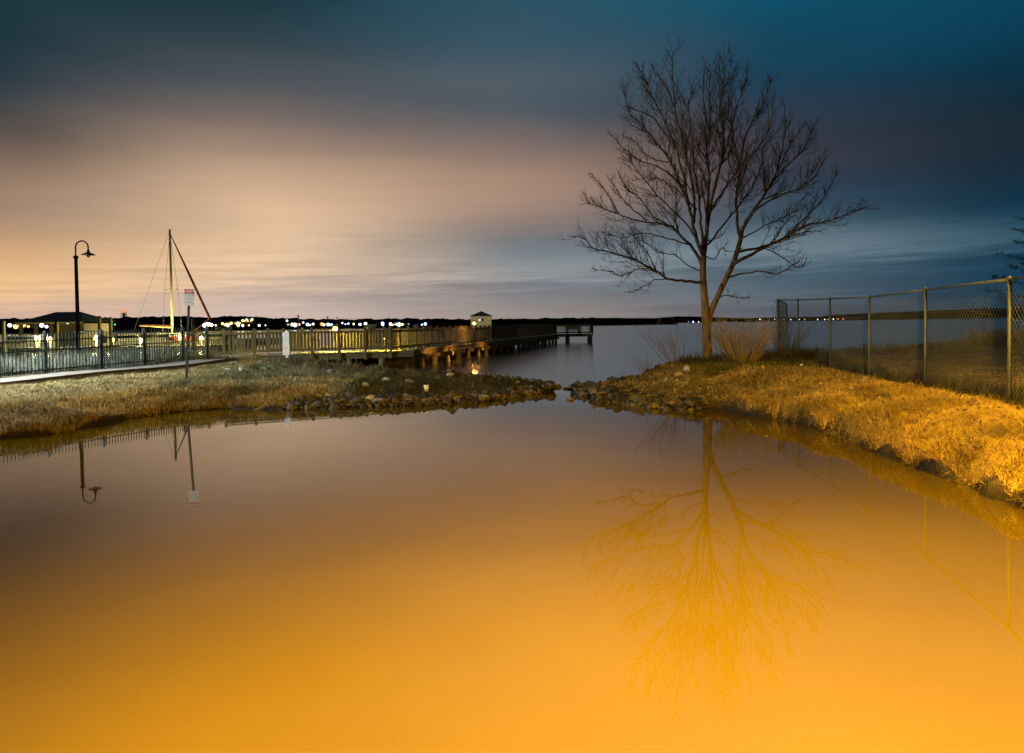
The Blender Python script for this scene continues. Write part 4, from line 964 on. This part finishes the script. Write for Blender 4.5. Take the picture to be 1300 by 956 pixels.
for px, py, s, kd, lb in [
 (723.7,508,.17,'rock2','single rust-brown rock standing alone in the pond water at the gap'),
 (735,492,.24,'rock3','dark rock in the middle of the gap between pond and lake'),(721,494,.20,'rock3','dark rock left of the gap, left of the middle rock'),(709,492,.22,'rock3','dark rock where the left side of the dam ends'),
 (752,490,.30,'rock3','rounded dark rock right of the gap'),(778,486,.40,'rock3','largest dark rounded rock right of the gap'),(764,492,.2,'rock','grey rock right of the gap between two dark ones'),(790,492,.22,'rock2','brown rock beside the largest dark rock'),
 (539.6,511,.26,'rock2','long tan stone at the pond edge below the white cup'),(556,511,.17,'rock2','small tan stone second in the waterside row'),(567,511,.21,'rock2','tan stone third in the waterside row'),(581,511,.16,'rock2','small tan stone fourth in the waterside row'),
 (614,508,.26,'rock','broad grey stone at the pond edge right of the tan stones'),(635,505,.2,'rock2','tan stone on the pond edge right of the broad grey one'),(653,502,.24,'rock2','tan stone on the pond edge below the dam crest'),(673,500,.2,'rock','grey stone near the right end of the left pond edge'),
 (570.8,478,.22,'rock4','pale block on the dam crest left of the middle'),(622,480,.2,'rock','grey rock on the dam crest right of the pale block'),(641,478,.3,'rock2','tan rock on the highest right part of the dam'),
 (469,509,.2,'rock4','pale rock at the left end of the waterside row'),(481,513,.3,'rock','flat grey slab at the pond edge'),(503,512,.2,'rock3','dark stone between the grey slab and the tan stones'),(519,511,.24,'rock','grey stone left of the long tan stone'),
 (465,490,.18,'rock4','bluish pale rock on the slope above the grey slab'),(489,485,.22,'rock4','pale rock on the dam behind the bluish one'),(520,486,.2,'rock','grey rock low on the dam left of the white cup'),
 (308,472,.26,'rock4','white rock beside the path edging, left of the bush'),(290,471,.2,'rock4','smaller white rock by the path edging'),(338,470,.3,'rock','grey boulder under the bush left of the notice sign'),(325,478,.16,'rock4','small pale rock in front of the bush'),
 (861,478,.17,'rock4','whitest stone of the three left of the tree trunk'),(873,477,.17,'rock','grey stone nearest the tree trunk, lower one'),(872,471,.2,'rock4','pale stone nearest the tree trunk, upper one'),(845,484,.12,'rock4','small flat pale stone left of the three by the tree'),
 (807,505,.13,'rock2','largest yellow stone on the mud right of the gap'),(797,509,.11,'rock2','yellow stone left of the largest on the mud right of the gap'),(782,508,.09,'rock2','small yellow stone at the tip of the right shore'),(826,508,.1,'rock2','flat yellow stone on the mud right of the largest one'),
 (420,475,.26,'rock','grey rock at the foot of the pier on the left bank'),(440,480,.22,'rock2','brown rock in the dry grass below the pier lamp'),(400,480,.2,'rock','grey rock in the weeds below the notice sign')]:
    p = hit(px, py); rock(p[0], p[1], s*.78, kd, lb)
MASS = []; gl = {'rock':'grey','rock2':'brown','rock3':'dark'}
k = 0
while k < 230:   # the mass of stones of the dam
    x = random.uniform(-6.5, 5.0); y = random.uniform(16.4, 24.5); dp = -float(sdf(POND, np.array([x]), np.array([y]))[0]); dl = float(sdf(LAND, np.array([x]), np.array([y]))[0])
    if dl < -.1 or dp < -.05: continue
    if not (dp < .45 or dl < .8 or (x > 0 and y > 19.3 and x < 3)): continue
    s = random.choice([.05,.06,.07,.08,.10,.12,.15])*random.uniform(.8,1.2)
    if any(math.hypot(x-a, y-b) < (s+c)*.5 for a, b, c in placed): continue
    kd = random.choice(['rock','rock2','rock3','rock3','rock3','rock3']); edge = 'pond edge' if dp < dl else 'lake edge'
    wh = 'left of the gap' if x < 1.5 else 'right of the gap'
    MASS.append((rock(x, y, s, kd, '', 'stones heaped along the dam'), x, gl[kd], edge, wh)); k += 1
T10 = 'first second third fourth fifth sixth seventh eighth ninth tenth eleventh twelfth thirteenth fourteenth fifteenth sixteenth seventeenth eighteenth nineteenth'.split()
ORD = T10+['twentieth']+['twenty-'+q for q in T10[:9]]+['thirtieth']+['thirty-'+q for q in T10[:9]]+['fortieth']+['forty-'+q for q in T10[:9]]
for dec in ('fifti','sixti','seventi','eighti','nineti'): ORD += [dec+'eth']+[dec[:-1]+'y-'+q for q in T10[:9]]
for edge in ('pond edge','lake edge'):
    for wh in ('left of the gap','right of the gap'):
        for c in ('grey','brown','dark'):
            L = sorted([q for q in MASS if q[2:] == (c, edge, wh)], key=lambda q: abs(q[1]-1.5))
            for i, q in enumerate(L): q[0]['label'] = f'{ORD[i]} {c} heap stone from the gap, on the {wh.split()[0]} {edge} of the dam'
# litter and sticks
p = hit(541.3, 497); t = thing('cup', 'white plastic cup lying upright on the dark dam above tan stones', 'litter', tuple(p)); m = MB(); m.lathe([(.001,0),(.05,0),(.07,.17),(.062,.17),(.045,.01)], n=14); o = obj('body', m, M['litter'], t, True, world=False)
m = MB(); m.tube([(.07*math.cos(a), .07*math.sin(a), .17) for a in np.linspace(0,6.283,16)], .006, 5, False); obj('rim', m, M['litter'], t, world=False)
p = hit(1017.5, 466); m = MB(); m.box((0,0,.03), (.07,.05,.05), .4); m.box((.01,0,.07), (.05,.04,.03), .9); o = obj('litter', m, M['litter']); o.location = p; tag(o, 'tiny white scrap of litter in the grass near the fence corner', 'litter')
for (a, b, r_, lb) in (((737,497.5),(747,504),.018,'pale stick lying across the gap into the pond'),((676,490),(698,494.5),.014,'thin bright stick lying near the right end of the dam'),((881,510),(894,510.6),.016,'short flat pale stick on the bank below the tree'),((380,476),(389,463),.016,'pale stick standing up in the weeds right of the notice sign')):
    P0 = hit(*a); P1 = hit(*b)
    if lb.startswith('pale stick standing'): P1 = W(b[0], b[1], P0[1]+.1)
    m = MB(); m.tube([P0+[0,0,.02], (P0+P1)/2+np.array([.02,0,.05]), P1+[0,0,.03]], [r_, r_*.85, r_*.5], 6); tag(obj('stick', m, M['stick']), lb, 'stick')

# ------------------------------------------------------------------ grass, weeds and scrub
def blades(name, xy, L, wd, pal, flat, seed, curl=.5, tint_n=.25, zoff=-.01, clump=0):
    rg = np.random.default_rng(seed); n = len(xy); x, y = xy[:,0], xy[:,1]; z = height(x, y)+zoff
    a = rg.uniform(0, 2*np.pi, n)+vnoise(x, y, .8, 3)*4
    Ls = L*rg.uniform(.4, 1.5, n)*(1+1.1*vnoise(x, y, 2.6, 61)+.6*vnoise(x, y, 6, 62)); e = np.clip(rg.normal(flat, .28, n), .05, 1.5)
    d = np.stack([np.cos(a)*np.cos(e), np.sin(a)*np.cos(e), np.sin(e)], 1); side_ = np.stack([-np.sin(a), np.cos(a), np.zeros(n)], 1)*wd*rg.uniform(.6,1.3,n)[:,None]/2
    # lift width towards random
    p0 = np.stack([x, y, z], 1); p1 = p0+d*(Ls*.55)[:,None]; d2 = d.copy(); d2[:,2] -= curl*rg.uniform(.2,1.2,n); d2 /= np.linalg.norm(d2, axis=1)[:,None]; p2 = p1+d2*(Ls*.45)[:,None]
    p1[:,2] = np.maximum(p1[:,2], height(p1[:,0], p1[:,1])+.012); p2[:,2] = np.maximum(p2[:,2], np.maximum(height(p2[:,0], p2[:,1]), -.0)+.006)
    v = np.stack([p0-side_, p0+side_, p1+side_*.8, p1-side_*.8, p2], 1).reshape(-1, 3)
    b = np.arange(n)[:,None]*5; f = np.concatenate([b+[0,1,2], b+[0,2,3], b+[3,2,4]])
    pal = np.array(pal); c = pal[rg.integers(0, len(pal), n)]*(1+rg.uniform(-tint_n, tint_n, n))[:,None]*(1+vnoise(x, y, 1.7, 12)*.7+vnoise(x, y, 5, 13)*.4)[:,None]
    return tag(bulk(name, v, f, GM, np.repeat(c, 5, 0)), kind='stuff')
GM = tint_mat('grass_blades')
def scatter(n, x0, x1, y0, y1, cond, seed, near=0):
    rg = np.random.default_rng(seed); out = []; got = 0
    while got < n:
        x = rg.uniform(x0, x1, n); y = rg.uniform(y0, y1, n)
        if near: keep = rg.uniform(0, 1, n) < np.clip((near/np.maximum(y, 1))**1.5, 0, 1)
        else: keep = np.ones(n, bool)
        dp = -sdf(POND, x, y); dl = sdf(LAND, x, y); keep &= cond(x, y, dp, dl, rg); out.append(np.stack([x, y], 1)[keep]); got += keep.sum()
    return np.concatenate(out)[:n]
STRAW = [(.52,.37,.09),(.44,.30,.07),(.64,.50,.15),(.30,.20,.05),(.15,.09,.025)]
DRY = [(.25,.175,.055),(.18,.115,.035),(.11,.07,.025),(.34,.24,.07),(.06,.04,.018)]
GREEN = [(.07,.11,.035),(.09,.12,.04),(.06,.09,.03),(.16,.14,.06)]
LAWN = [(.42,.36,.19),(.34,.30,.15),(.48,.41,.24),(.22,.22,.10),(.36,.29,.15)]
fx_ = lambda y: np.interp(y, [p[1] for p in posts], [p[0] for p in posts])
def in_path(x, y):
    s = (x-FA[0])*FU[0]+(y-FA[1])*FU[1]; q = (x-FA[0])*nrm[0]+(y-FA[1])*nrm[1]; return (q > -.02) & (q < 2.25) & (s < FL*1.25)
pt = lambda x, y: vnoise(x, y, .45, 31)+vnoise(x, y, 1.4, 32)*.6
blades('straw_grass', scatter(260000, 5.0, 10, 4.5, 22.5, lambda x,y,dp,dl,rg: (dp > .02) & (x < fx_(y)-.0+.25*rg.uniform(-1,1,len(x))) & (dl > .3) & (vnoise(x,y,1.9,81)+vnoise(x,y,5.5,82)*.8 > -.42*rg.uniform(.5,1.4,len(x))) & ~((y > 18.5) & (rg.uniform(0,1,len(x)) < .5)), 1, 11), .145, .0045, STRAW, .18, 2)
blades('straw_grass', scatter(26000, 4.9, 6.6, 4.5, 15.5, lambda x,y,dp,dl,rg: (dp > .0) & (dp < .5), 3, 9), .18, .006, STRAW+DRY, .55, 4, curl=1.3)
blades('dry_grass', scatter(60000, 2.2, 9.5, 15, 24, lambda x,y,dp,dl,rg: (dp > .15) & (dl > .15) & (rg.uniform(0,1,len(x)) < np.clip((x-2)/3,.15,1)), 5), .13, .011, DRY+GREEN[:3]+STRAW[:2], .55, 6)
blades('green_grass', scatter(9000, 5.5, 9.6, 19, 24, lambda x,y,dp,dl,rg: (dp > .5) & (dl > .2) & (pt(x,y) > .12), 7), .12, .012, [(.045,.085,.02),(.07,.10,.03),(.10,.10,.04)], .9, 8)
blades('weeds', scatter(26000, 6.6, 11, 5.5, 25.5, lambda x,y,dp,dl,rg: (np.abs(x-fx_(y)-.30) < .38) & (y < 24.6), 9, 13), .20, .010, [(.018,.026,.010),(.025,.03,.012),(.045,.038,.018),(.10,.07,.03)], 1.0, 10, curl=.8)
blades('field_grass', scatter(150000, 8, 30, 8, 32, lambda x,y,dp,dl,rg: (x > fx_(y)+.5) & (dl > .8), 11, 14), .06, .015, [(.34,.24,.10),(.26,.18,.07),(.20,.14,.06),(.40,.29,.13),(.10,.08,.04)], .3, 12)
def row(x, y, dl): return (dl > .1) & (dl < 3.0)
blades('scrub', scatter(30000, 9.6, 36, 23, 36, lambda x,y,dp,dl,rg: row(x,y,dl) & (x > 9.8) & (vnoise(x,y,.9,41)+.55*vnoise(x,y,.3,42) > -.12), 13), .22, .016, [(.20,.14,.07),(.13,.09,.05),(.26,.18,.09),(.08,.07,.04)], 1.0, 14, curl=.8)
blades('scrub', scatter(9000, 14, 34, 26, 33, lambda x,y,dp,dl,rg: (dl > .3) & (dl < 3) & (x > 18+1*(y-28)), 15), .62, .016, [(.13,.09,.05),(.26,.18,.09)], 1.15, 16, curl=.5)
blades('tussock_grass', scatter(110000, -16, -5.5, 11, 18.6, lambda x,y,dp,dl,rg: (dp > .06) & (dp < 1.7) & (pt(x*1.5,y*1.5) > -.62), 17, 13), .18, .008, DRY+[(.40,.27,.06),(.50,.35,.08),(.42,.30,.08),(.46,.33,.09)], .75, 18, curl=1.5)
blades('lawn_grass', scatter(110000, -19, -4.6, 13, 29, lambda x,y,dp,dl,rg: (dp > 1.1) & (dl > .3) & ~in_path(x,y) & ((x-FA[0])*nrm[0]+(y-FA[1])*nrm[1] > 1.5), 19, 16), .085, .011, LAWN, .7, 20)
blades('dam_weeds', scatter(26000, -4.6, 1.0, 17.3, 25, lambda x,y,dp,dl,rg: (dp > .55) & (dl > .5) & (pt(x,y) > -.7), 27), .14, .011, [(.045,.06,.02),(.06,.055,.025),(.03,.045,.015),(.10,.08,.035),(.03,.025,.012)], .8, 28, curl=1.2)
blades('dam_weeds', scatter(30000, -9.5, -4.2, 17.5, 28, lambda x,y,dp,dl,rg: (dp > .3) & (dl > .1) & (pt(x,y) > -.25), 21), .18, .011, [(.24,.24,.16),(.15,.17,.09),(.07,.12,.05),(.30,.28,.20),(.07,.07,.04)], .8, 22, curl=1.2)
blades('dry_weeds', scatter(14000, -11.5, .6, 20, 29, lambda x,y,dp,dl,rg: (dl > .05) & (dl < 1.8) & (dp > 1.0) & (x < -2.5+2*rg.uniform(-1,1,len(x))) & (vnoise(x,y,1.3,51) > -.1), 23), .26, .010, [(.26,.20,.11),(.17,.12,.06),(.09,.065,.035)], .8, 24, curl=1.6)
def behind(x, y): q = (x-FA[0])*nrm[0]+(y-FA[1])*nrm[1]; return q < -.25
blades('frosted_brush', scatter(60000, -34, -12.3, 19, 30, lambda x,y,dp,dl,rg: behind(x,y) & (dl > .2) & (((x-FA[0])*nrm[0]+(y-FA[1])*nrm[1]) > -6.5), 25), .46, .010, [(.20,.21,.19),(.10,.11,.10),(.36,.36,.32),(.05,.06,.05),(.14,.13,.10)], 1.05, 26, curl=.8)

# countless small broken stones packed along the edges of the dam
rg = np.random.default_rng(91); rp2 = scatter(5200, -7.5, 6.5, 15.3, 25, lambda x,y,dp,dl,rg: (dp > -.12) & (dl > -.15) & ((dp < .75) | (dl < 1.1)) & ((x > -5.5) | (dp > 1)) & ((x < .8) | (x > 2.1) | (dp > -.03)) & ((x < 4.4) | (y > 20)), 92)
n_ = len(rp2); s_ = rg.gamma(2.2, .018, n_)+.018; z_ = np.maximum(height(rp2[:,0], rp2[:,1]), -.02)
base_ = np.array([(1,0,0),(-.5,.87,0),(-.5,-.87,0),(.2,.1,1),(-.3,-.1,-.9),(.6,.6,.5),(-.7,.1,.6)]); fc_ = np.array([(0,5,2),(5,1,6),(5,3,0),(5,6,3),(6,1,2),(3,6,2),(0,3,2),(0,1,5),(4,1,0),(4,2,1),(4,0,2)])
v_ = base_[None]+rg.normal(0,.22,(n_,7,3)); a_ = rg.uniform(0,6.28,n_); c1, s1_ = np.cos(a_)[:,None], np.sin(a_)[:,None]
v_ = np.stack([v_[:,:,0]*c1-v_[:,:,1]*s1_, v_[:,:,0]*s1_+v_[:,:,1]*c1, v_[:,:,2]*.75], -1)*(s_[:,None,None])*rg.uniform(.8,1.4,(n_,1,3))+np.stack([rp2[:,0], rp2[:,1], z_+s_*.35], 1)[:,None]
pl_ = np.array([(.035,.03,.022),(.02,.018,.014),(.065,.055,.035),(.05,.047,.04),(.11,.09,.05),(.015,.013,.01)])[rg.integers(0,6,n_)]
tag(bulk('rubble', v_.reshape(-1,3), (fc_[None]+np.arange(n_)[:,None,None]*7).reshape(-1,3), GM, np.repeat(pl_, 7, 0)), kind='stuff')
blades('undergrowth', scatter(7000, 5.2, 9.9, 20.2, 23.8, lambda x,y,dp,dl,rg: (dl > .1) & (vnoise(x,y,1.6,95) > -.15), 96), .30, .014, [(.025,.04,.012),(.05,.05,.02),(.10,.07,.03),(.03,.03,.015)], 1.0, 97, curl=.8)

# fallen leaves caught in the grass of both banks
rg = np.random.default_rng(77)
lp = np.concatenate([scatter(1500, 3, 9.5, 5, 23, lambda x,y,dp,dl,rg: (dp > .05) & (dl > .2), 78), scatter(700, -15, 1, 13, 24, lambda x,y,dp,dl,rg: (dp > .05) & (dl > .2), 79)])
n_ = len(lp); z_ = height(lp[:,0], lp[:,1])+rg.uniform(.02,.07,n_); c_ = np.stack([lp[:,0], lp[:,1], z_], 1)
u_ = rg.normal(0,1,(n_,3)); u_ /= np.linalg.norm(u_,axis=1)[:,None]; w_ = np.cross(u_, rg.normal(0,1,(n_,3))); w_ /= np.linalg.norm(w_,axis=1)[:,None]; sz = rg.uniform(.02,.045,n_)[:,None]
v_ = np.stack([c_-u_*sz, c_-w_*sz*.6, c_+u_*sz, c_+w_*sz*.6], 1).reshape(-1,3); f_ = np.arange(n_*4).reshape(-1,4)
pl_ = np.array([(.30,.16,.05),(.18,.09,.03),(.45,.32,.10),(.10,.06,.03)])[rg.integers(0,4,n_)]
tag(bulk('fallen_leaves', v_, f_, GM, np.repeat(pl_, 4, 0)), kind='stuff')

# ------------------------------------------------------------------ the street lamps whose light falls on the place (both stand outside the frame)
def road_lamp(pos, foot, col, energy, label, em, aim, size, soft=.12, blend=.3):
    x, y, z = pos; fx0, fy0 = foot; g = hz(fx0, fy0)
    t = thing('street_lamp', label, 'street lamp', (fx0, fy0, g))
    m = MB(); m.tube([(fx0,fy0,g-.3),(fx0,fy0,z+.2)], [.11,.07], 12); obj('pole', m, M['galv'], t, True)
    m = MB(); m.tube([(fx0,fy0,z+.2),((fx0+x)/2,(fy0+y)/2,z+.42),(x,y,z+.24)], .04, 8); obj('arm', m, M['galv'], t, True)
    m = MB(); m.lathe([(.02,.30),(.16,.26),(.26,.10),(.24,.08)], (x,y,z), 16); obj('lamp_shade', m, M['signback'], t, True)
    m = MB(); m.ball((x,y,z+.14), .09); obj('bulb', m, em, t, True)
    li = bpy.data.lights.new('lamp_light', 'SPOT'); li.energy = energy; li.color = col; li.shadow_soft_size = soft; li.spot_size = size; li.spot_blend = blend
    lo = bpy.data.objects.new('lamp_light', li); COL.objects.link(lo); lo.parent = t; lo.location = (x-fx0, y-fy0, z-g)
    d = Vector(aim)-Vector(pos); lo.rotation_euler = d.to_track_quat('-Z', 'Y').to_euler()
road_lamp(SODIUM_POS, (8.2,.9), SODIUM, SODIUM_W, 'sodium street lamp standing right of the photographer, above the pond bank', E['orange'], (5.0,3.3,0), R(152), .14)
road_lamp(SODIUM2_POS, (3.2,-9.5), SODIUM, SODIUM2_W, 'sodium street lamp standing behind the photographer, its arm reaching over the pond', E['orange'], (1.4,2.0,0), R(102), .14, .95)
road_lamp(COOL_POS, (-20.0,18.0), COOL, COOL_W, 'white street lamp standing left of the path outside the photo', E['white'], (-11.5,21,.5), R(118), .14)
